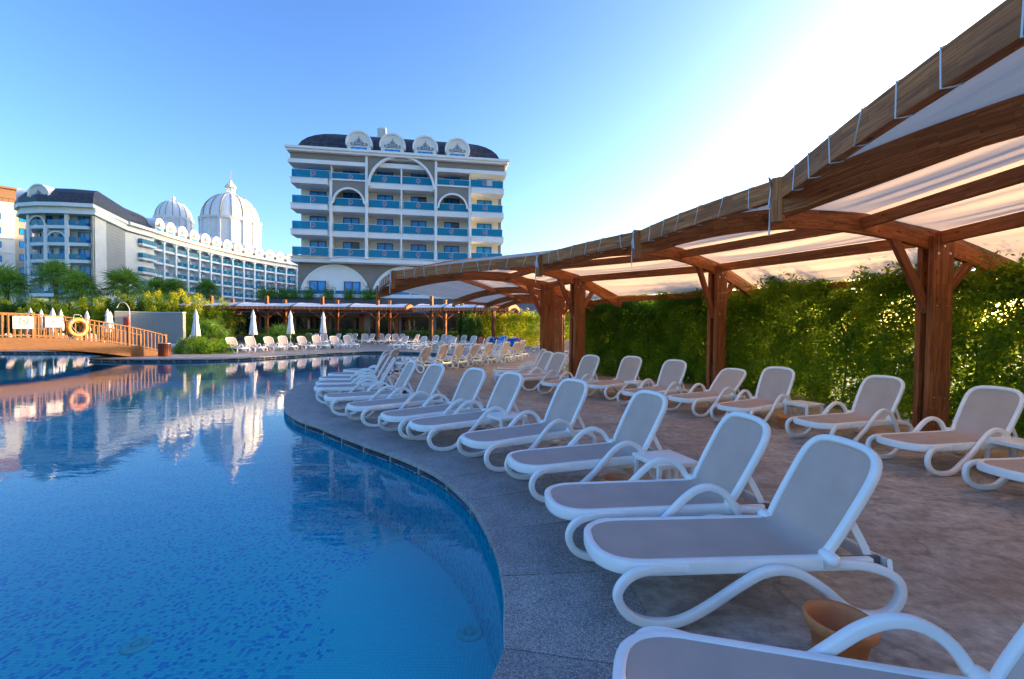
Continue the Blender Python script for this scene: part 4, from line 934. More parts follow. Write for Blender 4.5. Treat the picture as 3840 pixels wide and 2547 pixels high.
# ---------------------------------------------------------------- far pergolas
def far_pergola(x0, x1, y, nb, zr, lb, dep=4.2, ang=0):
    r = thing('pergola', lb, 'pergola', (x0, y, 0), ang, 'timber pergolas along the restaurant'); w = (x1-x0)/nb
    pm = MB(); pm.box(-.13, -.05, -.16, .16, 0, 4.62); pm.box(.05, .13, -.16, .16, 0, 4.62); pme = pm.mesh('post', M['wood_post'])
    pm = MB(); pm.box(-.13, -.05, -.16, .16, 0, 4.45); pm.box(.05, .13, -.16, .16, 0, 4.45); pme2 = pm.mesh('post', M['wood_post'])
    bmh = MB(); bmh.beam((-.9, 0, 3.0), (0, 0, 2.2), .08, .12, up=(0, 1, 0)); bmh.beam((.9, 0, 3.0), (0, 0, 2.2), .08, .12, up=(0, 1, 0)); bme = bmh.mesh('brace', M['wood_post'])
    for i in range(nb+1):
        X = i*w; m = MB(); m.sweep([(X, dep*(t/10)-.9, zr-.36+.44*math.sin(math.pi*min(1, .02+t/10*.88))) for t in range(11)], [(-.06, -.16), (.06, -.16), (.06, .16), (-.06, .16)]); build('rafter', m, M['wood'], r)
    for i in range(nb):
        X = (i+.45)*w
        put('post', pme, r, (X, .35, 0)); put('post', pme2, r, (X+w*.08, 3.1, 0)); put('brace', bme, r, (X, .35, .1)); put('brace', bme, r, (X+w*.08, 3.1, .1))
        m = MB(); m.box(i*w+.05, (i+1)*w-.05, -1.0, -.90, zr-.42, zr-.14); build('rim_beam', m, M['wood'], r)
        m = MB(); m.box(i*w+.05, (i+1)*w-.05, 3.2, 3.3, zr-.5, zr-.25); build('rear_beam', m, M['wood'], r)
        m = MB()
        for k in range(11): xx = i*w+w*(k+.6)/11.4; m.beam((xx, -1.01, zr-.43), (xx+.07, -1.01, zr-.12), .015, .018, up=(0, 1, 0))
        build('rope_ties', m, M['rope'], r, kind='stuff')
        m = MB(); m.sm = True; nu, nv = 10, 10; V_ = []
        for a in range(nu+1):
            for b in range(nv+1):
                u, v = a/nu, b/nv; V_.append((i*w+.10+(w-.2)*u, -1.0+dep*v, zr-.14+.46*math.sin(math.pi*min(1, .02+v*.88))-.10*math.sin(math.pi*u)-.02*math.sin(a*2.1)*math.sin(math.pi*v)))
        m.add(V_, [(a*(nv+1)+b, (a+1)*(nv+1)+b, (a+1)*(nv+1)+b+1, a*(nv+1)+b+1) for a in range(nu) for b in range(nv)]); build('canvas_panel', m, M['canvas_far_lightened'], r)
    return r
pL, pR = D(690, 1155, 45), D(1528, 1160, 45)
far_pergola(pL.x, pR.x, 45, 4, 3.72, 'far left timber pergola with four white canvas bays behind the loungers')
pL, pR = D(1562, 1155, 43), D(1905, 1160, 40)
far_pergola(pL.x, pL.x+9.2, 43, 3, 3.62, 'far right timber pergola with three canvas bays beside the restaurant door', ang=R(-14))

# ---------------------------------------------------------------- restaurant
RS = thing('restaurant', 'low restaurant building with dark tiled roof and dark windows behind the pergolas', 'building', (-33, 51, 0), R(0))
m = MB(); m.box(0, 36, .3, 14, 0, 3.3); build('wall', m, M['grey_wall'], RS)
m = MB(); m.add([(-.8, -1.0, 3.3), (37, -1.0, 3.3), (37, 6.4, 5.3), (2.5, 6.4, 5.3), (2.5, 14, 5.3), (-.8, 14, 3.3), (37, 14, 5.3)], [(0, 1, 2, 3), (0, 3, 4, 5)]); m.box(-.8, 37, -1.0, 14, 3.1, 3.29); build('roof', m, M['roof'], RS)
m = MB(); m.box(2.5, 37, 6.4, 6.8, 4.9, 5.75); build('parapet', m, M['stucco'], RS)
m = MB(); m.box(2.5, 37, 6.9, 14, 4.9, 5.2); build('terrace_floor', m, M['stucco'], RS)
rg = MB(); rg.box(0, 2.3, -.01, .01, 0, .95); rgm = rg.mesh('glass_panel', M['railglass'])
for i in range(14): put('glass_panel', rgm, RS, (3+i*2.42, 7.3, 5.3))
wm = MB(); wm.box(0, 3.2, -.04, .0, .75, 2.75); wme = wm.mesh('pane', M['darkglass'])
fm = MB()
for a in (0, 1.56, 3.12): fm.box(a, a+.08, -.08, .02, .7, 2.8)
fm.box(0, 3.2, -.08, .02, .68, .76); fm.box(0, 3.2, -.08, .02, 2.74, 2.82); fme = fm.mesh('window', M['frame'])
cm = MB(); cm.box(-.22, .22, -.18, .0, 0, 3.1); cme = cm.mesh('column', M['wood_post'])
for i in range(9):
    if i != 4:
        w_ = put('window', fme, RS, (.7+i*3.95, .3, 0)); put('pane', wme, w_)
    put('column', cme, RS, (i*3.95+.2, .29, 0))
m = MB(); m.box(17.0, 20.2, .20, .29, 0, 2.9); build('entrance_door', m, M['darkglass'], RS)
# planting along the parapet
for i, px in enumerate((985, 1020, 1060, 1100, 1160, 1230, 1310, 1375, 1412)):
    p = D(px, 1100, 57.2); r = thing('terrace_shrub', ordn[i]+' trailing shrub with red flower spikes along the white roof parapet', 'shrub', (p.x, 57.3, 5.5), 0, 'flowering shrubs on the restaurant parapet')
    u = rng.normal(size=(160, 3))*[.42, .22, .36]+[0, 0, .35]; u2 = rng.normal(size=(110, 3))*[.36, .12, .26]+[0, -.55, -.35]
    leafmesh('foliage', clusters(np.vstack([u, u2]), 6, .09), .17, M['hedge'], r, .35)
    f_ = np.concatenate([np.array([[random.uniform(-.7, .7), random.uniform(-.2, .2), random.uniform(.9, 1.7)]])+rng.normal(size=(14, 3))*[.05, .05, .18] for _ in range(4)]); leafmesh('flowers', f_, .13, M['petal'], r, .6)

# ---------------------------------------------------------------- main hotel
HO = Vector((-27.9, 57.8, 0)); HA = math.atan2(4.2, 26.4); HL = 26.8
HT = thing('hotel', 'white six bay hotel block with teal glass balconies, arches and dark mansard roof', 'building', HO, HA)
HT.scale = (1, 1, .975)
fl = [10.87, 14.17, 17.47, 20.77]; bx = [0, 4.7, 9.05, 13.4, 17.85, 22.3, 26.8]
DEP = 15
m = MB(); m.box(.5, HL-.4, 1.7, DEP, 10.5, 23.2); build('wall', m, M['cream'], HT)
m = MB(); m.box(.35, HL-.2, .9, DEP-.3, 0, 10.1); build('base_wall', m, M['taupe'], HT)
m = MB(); m.box(-.3, HL+.3, -.15, DEP, 10.1, 10.35); m.box(-.15, HL+.15, 0, DEP, 10.35, 10.6); m.box(-.3, HL+.3, -.2, DEP, 10.6, 10.84); m.box(4.6, 22.4, -.6, 0, 10.15, 10.55); build('ledge', m, M['stucco'], HT)
for z in fl[1:]:
    m = MB(); m.box(-.05, 4.3, -.75, 1.9, z-.68, z); m.box(4.3, 22.5, -.25, 1.9, z-.68, z); m.box(22.5, HL+.05, -.75, 1.9, z-.68, z)
    m.box(-.15, 4.35, -.82, 1.7, z, z+.06); m.box(4.35, 22.45, -.32, 1.7, z, z+.06); m.box(22.45, HL+.15, -.82, 1.7, z, z+.06); build('balcony_slab', m, M['stucco'], HT)
m = MB(); m.box(0, HL, -.5, 1.9, 10.84, 10.9); build('balcony_slab', m, M['stucco'], HT)
# cornice
m = MB(); m.box(-.45, 9.0, -.55, DEP, 22.75, 23.25); m.box(17.9, HL+.4, -.55, DEP, 22.75, 23.25); m.box(-.5, HL+.5, -.9, DEP+.3, 24.15, 24.45); m.box(-.65, HL+.7, -1.1, DEP+.4, 24.45, 24.75); m.box(9.0, 17.9, -.35, 3, 23.95, 24.15); build('cornice', m, M['stucco'], HT)
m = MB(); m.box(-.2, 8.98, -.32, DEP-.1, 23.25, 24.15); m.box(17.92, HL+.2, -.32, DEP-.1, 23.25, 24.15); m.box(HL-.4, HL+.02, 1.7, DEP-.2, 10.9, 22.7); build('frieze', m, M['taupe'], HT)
# columns, dividers
def column(m, x, z0, z1, y=-.62, w=.30): m.box(x-w/2, x+w/2, y-.14, y+.16, z0, z1); m.box(x-w/2-.07, x+w/2+.07, y-.2, y+.2, z0, z0+.22); m.box(x-w/2-.07, x+w/2+.07, y-.2, y+.2, z1-.22, z1)
for x, zt in ((4.7, 17.9), (9.05, 17.9), (17.85, 17.9), (22.3, 17.9)):
    m = MB(); column(m, x, 10.62, zt, -.55); build('column', m, M['stucco'], HT, bevel=.02)
for x, z0, z1 in ((4.7, 17.9, 20.95), (9.05, 17.9, 24.1), (17.85, 17.9, 24.1), (22.3, 17.9, 20.95)):
    m = MB(); m.box(x-.16, x+.16, -.58, -.28, z0, z1); build('pilaster', m, M['stucco'], HT)
for x in (4.7, 9.05, 13.4, 17.85, 22.3):
    for k, z in enumerate(fl): m = MB(); m.box(x-.08, x+.08, -.4 if x == 13.4 else -.22, 1.7, z+.065, z+(2.0 if k == 3 else 2.62)); build('divider_wall', m, M['stucco' if x == 13.4 else 'cream'], HT)
# arches
m = MB(); m.arch(13.45, 20.2, 4.0, 4.28, -.72, -.36, 0, 180, 40, kx=1.0); m.arch(6.875, 17.9, 1.78, 2.0, -.66, -.36, 0, 180, 28); m.arch(20.075, 17.9, 1.78, 2.0, -.66, -.36, 0, 180, 28)
m.box(4.54, 9.21, -.62, -.4, 20.76, 20.95); m.box(17.7, 22.46, -.62, -.4, 20.76, 20.95); build('arch_trim', m, M['stucco'], HT)
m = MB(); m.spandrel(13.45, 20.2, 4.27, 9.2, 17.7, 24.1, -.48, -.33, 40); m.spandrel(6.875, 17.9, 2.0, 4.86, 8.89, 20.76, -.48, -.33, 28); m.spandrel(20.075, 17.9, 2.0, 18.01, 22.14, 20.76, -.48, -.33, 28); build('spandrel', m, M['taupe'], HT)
m = MB(); m.box(9.6, 17.3, -.2, 1.7, 22.9, 23.5); build('lintel', m, M['stucco'], HT)
# doors, railings, emblems, furniture
def door_mesh(w, h):
    m = MB(); t = .09
    m.box(0, w, -.06, .02, h-t, h); m.box(0, t, -.06, .02, 0, h-t); m.box(w-t, w, -.06, .02, 0, h-t); m.box(w/2-.05, w/2+.05, -.055, .02, 0, h-t); m.box(t, w-t, -.05, .02, 0, .07)
    return m.mesh('balcony_door', M['frame'])
dme = door_mesh(2.05, 2.3); pm = MB(); pm.box(.09, .98, -.015, .0, .07, 2.21); pme = pm.mesh('pane', M['glass'])
pm = MB(); pm.box(.09, .98, -.015, .0, .07, 2.21); pme_room_shade = pm.mesh('pane', M['darkglass'])  # dark pane stands in for the unlit room behind an open door
def emblem_mesh():
    m = MB(); m.arch(0, 0, 0, .30, -.006, .006, 0, 360, 24); return m.mesh('emblem', M['emblem'])
def emblemA():
    m = MB()
    for s_ in (-1, 1): m.sweep([(s_*.03, 0, .15), (s_*.13, 0, -.15)], [(-.035, -.005), (.035, -.005), (.035, .005), (-.035, .005)], up=(0, 1, 0))
    m.arch(0, .0, .20, .225, -.005, .005, 0, 360, 24); return m.mesh('letter_mark', M['navy'])
eme, eam = emblem_mesh(), emblemA()
cm_ = MB(); cm_.box(-.22, .22, -.22, .22, .42, .45); cm_.box(-.22, .22, .19, .22, .45, .85)
seat_me = MB(); seat_me.box(-.22, .22, -.22, .22, .41, .45); seat_me = seat_me.mesh('seat', M['dark_plastic'])
cb_me = MB(); cb_me.box(-.22, .22, .19, .23, .45, .88); cb_me = cb_me.mesh('backrest', M['dark_plastic'])
lg_me = MB(); lg_me.box(-.018, .018, -.018, .018, 0, .41); lg_me = lg_me.mesh('leg', M['dark_plastic'])
tt_me = MB(); tt_me.lathe([(0, .70), (.34, .70), (.34, .73), (0, .735)], n=16); tt_me = tt_me.mesh('table_top', M['white'])
tl_me = MB(); tl_me.lathe([(.2, 0), (.2, .02), (.03, .06), (.03, .70)], n=10); tl_me = tl_me.mesh('pedestal', M['white'])
mrl = Matrix.Translation(HO) @ Matrix.Rotation(HA, 4, 'Z') @ Matrix.Diagonal((1, 1, .975, 1))
fname = ['lowest', 'second', 'third', 'top']; bname = ['leftmost', 'second', 'third', 'fourth', 'fifth', 'rightmost']
stl = MB(); stl.box(-.02, .02, -.025, .025, 0, 1.1); stl = stl.mesh('rail_post', M['steel'])
for k, z in enumerate(fl):
    for b in range(6):
        x0, x1 = bx[b], bx[b+1]; cx = (x0+x1)/2+(.25 if b in (0,) else -.1)
        d_ = put('balcony_door', dme, HT, (cx-1.02, 1.69, z+.03)); put('pane', pme, d_); q = put('pane', pme_room_shade if (k, b) in ((1, 4), (2, 3), (0, 1)) else pme, d_, (.98, 0, 0))
        yy = -.70 if b in (0, 5) else -.2
        xa, xb = x0+(.12 if b == 0 else .22), x1-(.12 if b == 5 else .22)
        if k == 3: xa, xb = x0+.08, x1-.08
        mr = MB(); mr.box(0, xb-xa, -.012, .012, .08, 1.06); rl = build('railing', mr, M['railglass'], HT); rl.location = (xa, yy, z)
        for u in (0, .5, 1): put('rail_post', stl, rl, ((xb-xa)*u, 0, 0))
        mr = MB(); mr.box(0, xb-xa, -.025, .025, 1.06, 1.10); build('top_rail', mr, M['steel'], rl)
        e = put('emblem', eme, rl, ((xb-xa)*.5-.12*(b-2.5), -.03, .62)); 
        o = bpy.data.objects.new('letter_mark', eam); COL.objects.link(o); o.parent = rl; o.location = ((xb-xa)*.5-.12*(b-2.5), -.042, .62)
        if b == 0:
            mr = MB(); mr.box(-.012, .012, 0, 2.3, .08, 1.06); sr = build('side_glass', mr, M['railglass'], HT); sr.location = (xa, yy+.02, z)
        wp = mrl @ Vector((cx+1.35, .55, z+.06))
        t_ = thing('balcony_table', 'small round white table on the %s floor balcony, %s bay from the left' % (fname[k], bname[b]), 'table', wp, HA, 'tables on the hotel balconies'); put('table_top', tt_me, t_); put('pedestal', tl_me, t_)
        for sx in (-1, 1):
            wp = mrl @ Vector((cx+1.35+sx*.62, .75, z+.06)); c_ = thing('balcony_chair', 'dark chair %s of the table on the %s balcony row, %s bay of the hotel' % ('left' if sx < 0 else 'right', fname[k], bname[b]), 'chair', wp, HA+sx*-1.2, 'chairs on the hotel balconies')
            put('seat', seat_me, c_); put('backrest', cb_me, c_)
            for lx in (-.19, .19):
                for ly in (-.19, .19): put('leg', lg_me, c_, (lx, ly, 0))
m = MB(); m.box(-.35, .35, -.015, .015, -.75, .05); o = build('towel', m, M['white']); o.location = mrl @ Vector((24.9, -.735, fl[3]+1.1)); o.rotation_euler.z = HA; o['label'] = 'white towel hung over the top right balcony railing of the hotel'; o['category'] = 'towel'; o['group'] = 'towels on the hotel'
# ground arches
for cx in (4.95, 13.9, 22.6):
    m = MB(); pts = [(cx+4.1*math.cos(a), 5.6+4.1*math.sin(a)) for a in [math.pi*i/30 for i in range(31)]]; m.prismy([(cx+4.1, 0)]+pts+[(cx-4.1, 0)], .80, .92); build('arch_panel', m, M['stucco'], HT)
    m = MB(); m.arch(cx, 5.6, 4.1, 4.4, .68, .95, 0, 180, 36); build('arch_trim', m, M['stucco'], HT)
    for dx in (-3.2, 1.1):
        if cx > 20 and dx > 0: continue
        d_ = put('balcony_door', dme, HT, (cx+dx, .79, 5.45)); put('pane', pme, d_); put('pane', pme, d_, (.98, 0, 0))
# roof: mansard with curved hips
def mansard(name, parent, x0, x1, y0, y1, z0, h, inset, n=8, ends=True):
    m = MB(); rings = []
    for i in range(n+1):
        a = math.pi/2*i/n; t = 1-math.cos(a); z = z0+h*math.sin(a); ix = inset*t
        rings.append([(x0+ix*2.1, y0+ix, z), (x1-ix*2.1, y0+ix, z), (x1-ix*2.1, y1-ix, z), (x0+ix*2.1, y1-ix, z)])
    vs = [p for r_ in rings for p in r_]; fs = [(4*i+j, 4*i+(j+1) % 4, 4*i+4+(j+1) % 4, 4*i+4+j) for i in range(n) for j in range(4)]+[(4*n, 4*n+1, 4*n+2, 4*n+3)]
    m.add(vs, fs); return build(name, m, M['roof'], parent)
mansard('roof', HT, .3, HL-.3, .6, DEP-1.5, 24.75, 3.5, 3.2)
def ornament():
    m = MB()
    def tb(P, r=.05): m.tube(spline([(x, 0, z) for x, z in P], 4), r, 5, up=(0, 1, 0))
    for s_ in (-1, 1):
        tb([(0, .1), (s_*.18, .3), (s_*.12, .5), (0, .62)]); tb([(0, .12), (s_*.35, .12), (s_*.6, .3), (s_*.5, .48), (s_*.36, .4), (s_*.44, .3)])
        tb([(s_*.3, .1), (s_*.7, .02), (s_*1.0, .14), (s_*.98, .32), (s_*.84, .32), (s_*.86, .22)]); tb([(0, .62), (s_*.14, .74), (s_*.06, .88), (0, 1.0)]); tb([(s_*.15, .55), (s_*.32, .66), (s_*.26, .76)], .035)
    m.add([(0, -.05, 1.0), (.07, -.05, 1.1), (0, -.05, 1.25), (-.07, -.05, 1.1), (0, .05, 1.1)], [(0, 1, 2, 3)]); return m.mesh('ornament', M['orn'])
orn = ornament()
def dormer_meshes():
    m = MB(); m.arch(0, 1.15, 1.44, 1.66, -.14, 2.6, -12, 192, 28); hood = m.mesh('dormer', M['stucco'])
    m = MB(); pts = [(1.43*math.cos(a), 1.15+1.43*math.sin(a)) for a in [math.pi*i/20 for i in range(21)]]; m.prismy([(1.45, -.1)]+pts+[(-1.45, -.1)], 0, 2.4); face = m.mesh('dormer_face', M['cream'])
    m = MB(); m.box(-.95, .95, -.05, .02, .0, .60); win = m.mesh('window', M['frame']); m = MB(); m.box(-.88, -.04, -.07, -.045, .06, .54); m.box(.04, .88, -.07, -.045, .06, .54); pane = m.mesh('pane', M['glass'])
    return hood, face, win, pane
dh, df, dw, dp = dormer_meshes()
def dormer(parent, loc, rz, s=1):
    d_ = put('dormer', dh, parent, loc, rz, (s, s, s)); put('dormer_face', df, d_); w = put('window', dw, d_); put('pane', dp, d_); put('ornament', orn, d_, (0, -.06, .82)); return d_
for x in (8.05, 12.25, 16.45, 20.65): dormer(HT, (x, -.1, 24.75), 0, 1.0)
m = MB(); m.box(9.7, 10.8, 5, 6.2, 26, 30.4); ch = build('chimney', m, M['stucco'], HT)
for i in range(7):
    m = MB(); m.box(9.65, 10.85, 4.95, 5.0, 28.6+i*.25, 28.72+i*.25); build('louvre', m, M['white'], HT)
for x in (2.9,): m = MB(); m.box(x, x+.9, 1.05, 1.7, 25.75, 26.15); build('skylight', m, M['glass'], HT)

# ---------------------------------------------------------------- curved hotel wing on the left
WG = thing('hotel_wing', 'long curved white hotel wing with balcony grid and arched dormers on the left', 'building', (-88, 107, 0))
base = Vector((-88, 107, 0))
cur = spline([(-87.8, 103, 0), (-88.6, 110, 0), (-89.8, 120, 0), (-89.9, 132, 0), (-89.0, 144, 0), (-86.6, 156, 0), (-82.6, 168, 0), (-76, 181, 0)], 10)
arcl = [0]
for a, b in zip(cur[:-1], cur[1:]): arcl.append(arcl[-1]+(b-a).length)
def wpt(s):
    i = max(0, min(len(cur)-2, int(np.searchsorted(arcl, s))-1)); t = (s-arcl[i])/(arcl[i+1]-arcl[i]); p = cur[i].lerp(cur[i+1], t); d_ = (cur[i+1]-cur[i]).normalized(); return p, d_, Vector((d_.y, -d_.x, 0))
WL = arcl[-1]; NS = 60
def strip(m, o0, o1, z0, z1, s0=0, s1=None, n=NS):
    s1 = s1 or WL; V_ = []
    for i in range(n+1):
        p, d_, nn = wpt(s0+(s1-s0)*i/n)
        for o_, z in ((o0, z0), (o1, z0), (o1, z1), (o0, z1)): q = p+nn*o_-base; V_.append((q.x, q.y, z))
    m.add(V_, [(4*i+j, 4*i+(j+1) % 4, 4*i+4+(j+1) % 4, 4*i+4+j) for i in range(n) for j in range(4)]+[(3, 2, 1, 0), (4*n, 4*n+1, 4*n+2, 4*n+3)])
wfl = [4.27, 7.57, 10.87, 14.17, 17.47, 20.77]
m = MB(); strip(m, -1.5, -12, 0, 23.0); build('wall', m, M['stucco'], WG)
for z in wfl[1:]:
    m = MB(); strip(m, 0, -1.6, z-.5, z, 4.5); build('balcony_slab', m, M['stucco'], WG)
m = MB(); strip(m, .6, -12, 22.9, 23.4); strip(m, 1.3, -12.5, 24.2, 24.9); build('cornice', m, M['stucco'], WG)
m = MB(); strip(m, .35, -12, 23.4, 24.2); build('frieze', m, M['cream'], WG)
m = MB(); V_ = []
nr = 40; prof = [(1.0, 24.9), (-.6, 26.6), (-2.4, 27.9), (-5, 28.6), (-9, 28.4), (-12.5, 24.9)]
for i in range(nr+1):
    p, d_, nn = wpt(WL*i/nr)
    for o_, z in prof: q = p+nn*o_-base; V_.append((q.x, q.y, z))
k = len(prof); m.add(V_, [(k*i+j, k*i+j+1, k*(i+1)+j+1, k*(i+1)+j) for i in range(nr) for j in range(k-1)]+[tuple(range(k)), tuple(range(k*nr, k*nr+k))[::-1]]); build('roof', m, M['roof'], WG)
colm = MB(); colm.box(-.28, .28, -.25, .1, 0, 22.9); colm.box(-.38, .38, -.34, .1, 22.3, 22.9); colme = colm.mesh('column', M['stucco'])
dvm = MB(); dvm.box(-.1, .1, 0, 1.55, 0, 22.9); dvme = dvm.mesh('divider_wall', M['stucco'])
wrm = MB(); wrm.box(-1.9, 1.9, -.012, .012, .05, 1.05); wrme = wrm.mesh('railing', M['railglass'])
arm = MB(); arm.spandrel(0, 21.9, 1.0, -2.0, 2.0, 22.95, -.1, .05, 14, kx=1.95); arme = arm.mesh('arched_header', M['stucco'])
NBAY = 15; s_start = 9.2; bay = (WL-s_start-2)/NBAY
for i in range(NBAY+1):
    s = s_start+bay*i; p, d_, nn = wpt(s); rz = math.atan2(d_.y, d_.x); q = p-base
    put('column', colme, WG, q, rz); put('divider_wall', dvme, WG, q, rz)
    if i == NBAY: break
    p, d_, nn = wpt(s+bay/2); q = p-base; rz = math.atan2(d_.y, d_.x)
    put('arched_header', arme, WG, q, rz)
    for z in wfl[1:]:
        w = put('balcony_door', dme, WG, (q-nn*1.47)-d_*1.4+Vector((0, 0, z+.02)), rz); put('pane', pme, w); put('pane', pme, w, (.98, 0, 0))
        r_ = put('railing', wrme, WG, q+Vector((0, 0, z)), rz); put('emblem', eme, r_, (.2, -.03, .6)); o = put('letter_mark', eam, r_, (.2, -.045, .6))
for i in range(NBAY+1):
    s = s_start-.5+bay*(i+.35)
    if s > WL-1: break
    p, d_, nn = wpt(s); rz = math.atan2(d_.y, d_.x); q = p-base+nn*1.1; dormer(WG, (q.x, q.y, 24.9), rz, 1.12)
# end bay balconies of the wing and small windows
for z in wfl[2:]:
    p, d_, nn = wpt(6.6); q = p-base; rz = math.atan2(d_.y, d_.x)
    m = MB(); m.box(-2.6, 2.5, -1.2, 1.4, z-.5, z); o = build('balcony_slab', m, M['stucco'], WG); o.location = q; o.rotation_euler.z = rz
    m = MB(); m.box(-2.5, 2.4, -1.12, -1.09, z+.05, z+1.1); m.box(-2.52, -2.49, -1.1, 1.3, z+.05, z+1.1); o = build('railing', m, M['railglass'], WG); o.location = q; o.rotation_euler.z = rz; put('emblem', eme, o, (.3, -1.16, z+.62)); put('letter_mark', eam, o, (.3, -1.18, z+.62))
    w = put('balcony_door', dme, WG, q-nn*1.47+d_*.2+Vector((0, 0, z+.02)), rz, (1.15, 1, 1)); put('pane', pme, w); put('pane', pme, w, (.98, 0, 0))
    p, d_, nn = wpt(1.0); q = p-base-nn*1.48; m = MB(); m.box(-.35, .35, -.04, .02, z+.6, z+1.9); o = build('window', m, M['frame'], WG); o.location = q; o.rotation_euler.z = rz; m = MB(); m.box(-.28, .28, -.06, -.035, z+.67, z+1.83); build('pane', m, M['glass'], o)
# rounded end block
BK = thing('rounded_hotel_block', 'rounded end block of the hotel with arches, glass balconies and blank clad side', 'building', (-82, 89, 0)); bb = Vector((-82, 89, 0))
plan = [(-83, 89.0), (-86.5, 88.4), (-90.5, 88.3), (-94.5, 89.0), (-97.3, 91.0), (-98.8, 94.5), (-99, 100)]
pin = [(-82.6, 90.6), (-86.6, 90.2), (-90.4, 90.1), (-93.8, 90.7), (-96.0, 92.4), (-97.3, 95), (-97.5, 100)]
body = pin+[(-97.5, 112), (-88.5, 112), (-87.85, 103), (-82.2, 89.6)]
loc = lambda L_: [(x-bb.x, y-bb.y) for x, y in L_]
m = MB(); m.prism(loc(body), 8.0, 23.0); build('wall', m, M['cream'], BK)
m = MB(); m.prism(loc([(-85, 92), (-95, 93), (-96, 110), (-88, 110)]), 0, 8.0); build('base_wall', m, M['stucco'], BK)
m = MB(); A_, B_ = Vector((-82.15, 89.0, 0)), Vector((-87.75, 103, 0)); 
for i in range(22):
    z = 8.3+i*.665; m2 = MB(); m2.beam(A_-bb+Vector((0, 0, z+.32)), B_-bb+Vector((0, 0, z+.32)), .16, .63); build('cladding_board', m2, M['taupe_light'], BK)
for z in [7.57]+wfl[2:]:
    m = MB(); m.prism(loc(plan+pin[::-1]), z-.62, z); build('balcony_slab', m, M['stucco'], BK)
rim = [(-81.2, 88.2), (-86.5, 87.2), (-91, 87.0), (-95.6, 88.0), (-99, 90.4), (-100.8, 94.5), (-101, 100)]
m = MB(); m.prism(loc(rim+[(-99, 112), (-88, 112), (-87, 103.3)]), 24.2, 24.9); m.prism(loc([(x*.995-.45, y+.4) for x, y in rim]+[(-99, 112), (-88, 112), (-87.2, 103.3)]), 22.9, 23.4); build('cornice', m, M['stucco'], BK)
m = MB(); m.prism(loc([(x*.99-.9, y+.6) for x, y in rim]+[(-99, 112), (-88, 112), (-87.3, 103.3)]), 23.4, 24.2); build('frieze', m, M['cream'], BK)
m = MB(); base_r = rim+[(-101, 112), (-88.9, 112), (-87.6, 105)]; apex = [(-86, 95), (-89, 93.5), (-91, 93.2), (-93.5, 94), (-95, 96), (-95.5, 99), (-95.4, 103), (-95, 112), (-93, 112), (-91.5, 106)]
V_ = []; nR = len(base_r)
for i in range(6):
    a = math.pi/2*i/5; t = 1-math.cos(a); z = 24.9+4.0*math.sin(a)
    for (x, y), (u, v) in zip(base_r, apex): V_.append((x+(u-x)*t-bb.x, y+(v-y)*t-bb.y, z))
m.add(V_, [(nR*i+j, nR*i+(j+1) % nR, nR*(i+1)+(j+1) % nR, nR*(i+1)+j) for i in range(5) for j in range(nR)]); 
tri = tessellate_polygon([[Vector(V_[nR*5+j]) for j in range(nR)]]); m.f += [tuple(nR*5+q for q in t) for t in tri]; m.t += [None]*len(tri); m.m += [0]*len(tri); m.s += [False]*len(tri)
build('roof', m, M['roof'], BK)
for (x, y, a) in ((-91, 87.6, R(0)), (-98.2, 90.8, R(-50))): dormer(BK, (x-bb.x, y-bb.y, 24.9), a, 1.25)
for j in range(5):
    (x0, y0), (x1, y1) = plan[j], plan[j+1]; a = math.atan2(y0-y1, x0-x1); L_ = math.hypot(x1-x0, y1-y0); mid = Vector(((x0+x1)/2, (y0+y1)/2, 0))-bb; nn = Vector((math.sin(a), -math.cos(a), 0))
    m = MB(); m.box(-.28, .28, -.22, .3, 8, 22.9 if j in (0, 2) else 20.5); cshaft = put('column', m.mesh('column', M['stucco']), BK, (x1-bb.x, y1-bb.y, 0), a)
    if j in (1, 2): 
        m = MB(); zc = 20.6 if j == 2 else 17.6; rr = L_/2-.2; m.arch(0, zc, rr, rr+.24, -.15, .15, 0, 180, 20); o = put('arch_trim', m.mesh('arch_trim', M['stucco']), BK, mid, a)
        m = MB(); m.spandrel(0, zc, rr+.2, -L_/2+.05, L_/2-.05, zc+rr+.35, -.05, .1, 18); put('spandrel', m.mesh('spandrel', M['taupe_light']), BK, mid, a)
    for z in [7.57]+wfl[2:]:
        m = MB(); m.box(-L_/2+.3, L_/2-.3, -.012, .012, z+.06, z+1.08); r_ = put('railing', m.mesh('railing', M['railglass']), BK, mid, a); put('emblem', eme, r_, (0, -.04, z+.6)); put('letter_mark', eam, r_, (0, -.05, z+.6))
        w = put('balcony_door', dme, BK, mid-nn*1.58+Vector((math.cos(a), math.sin(a), 0))*-.9+Vector((0, 0, z+.02)), a); put('pane', pme, w); put('pane', pme, w, (.98, 0, 0))
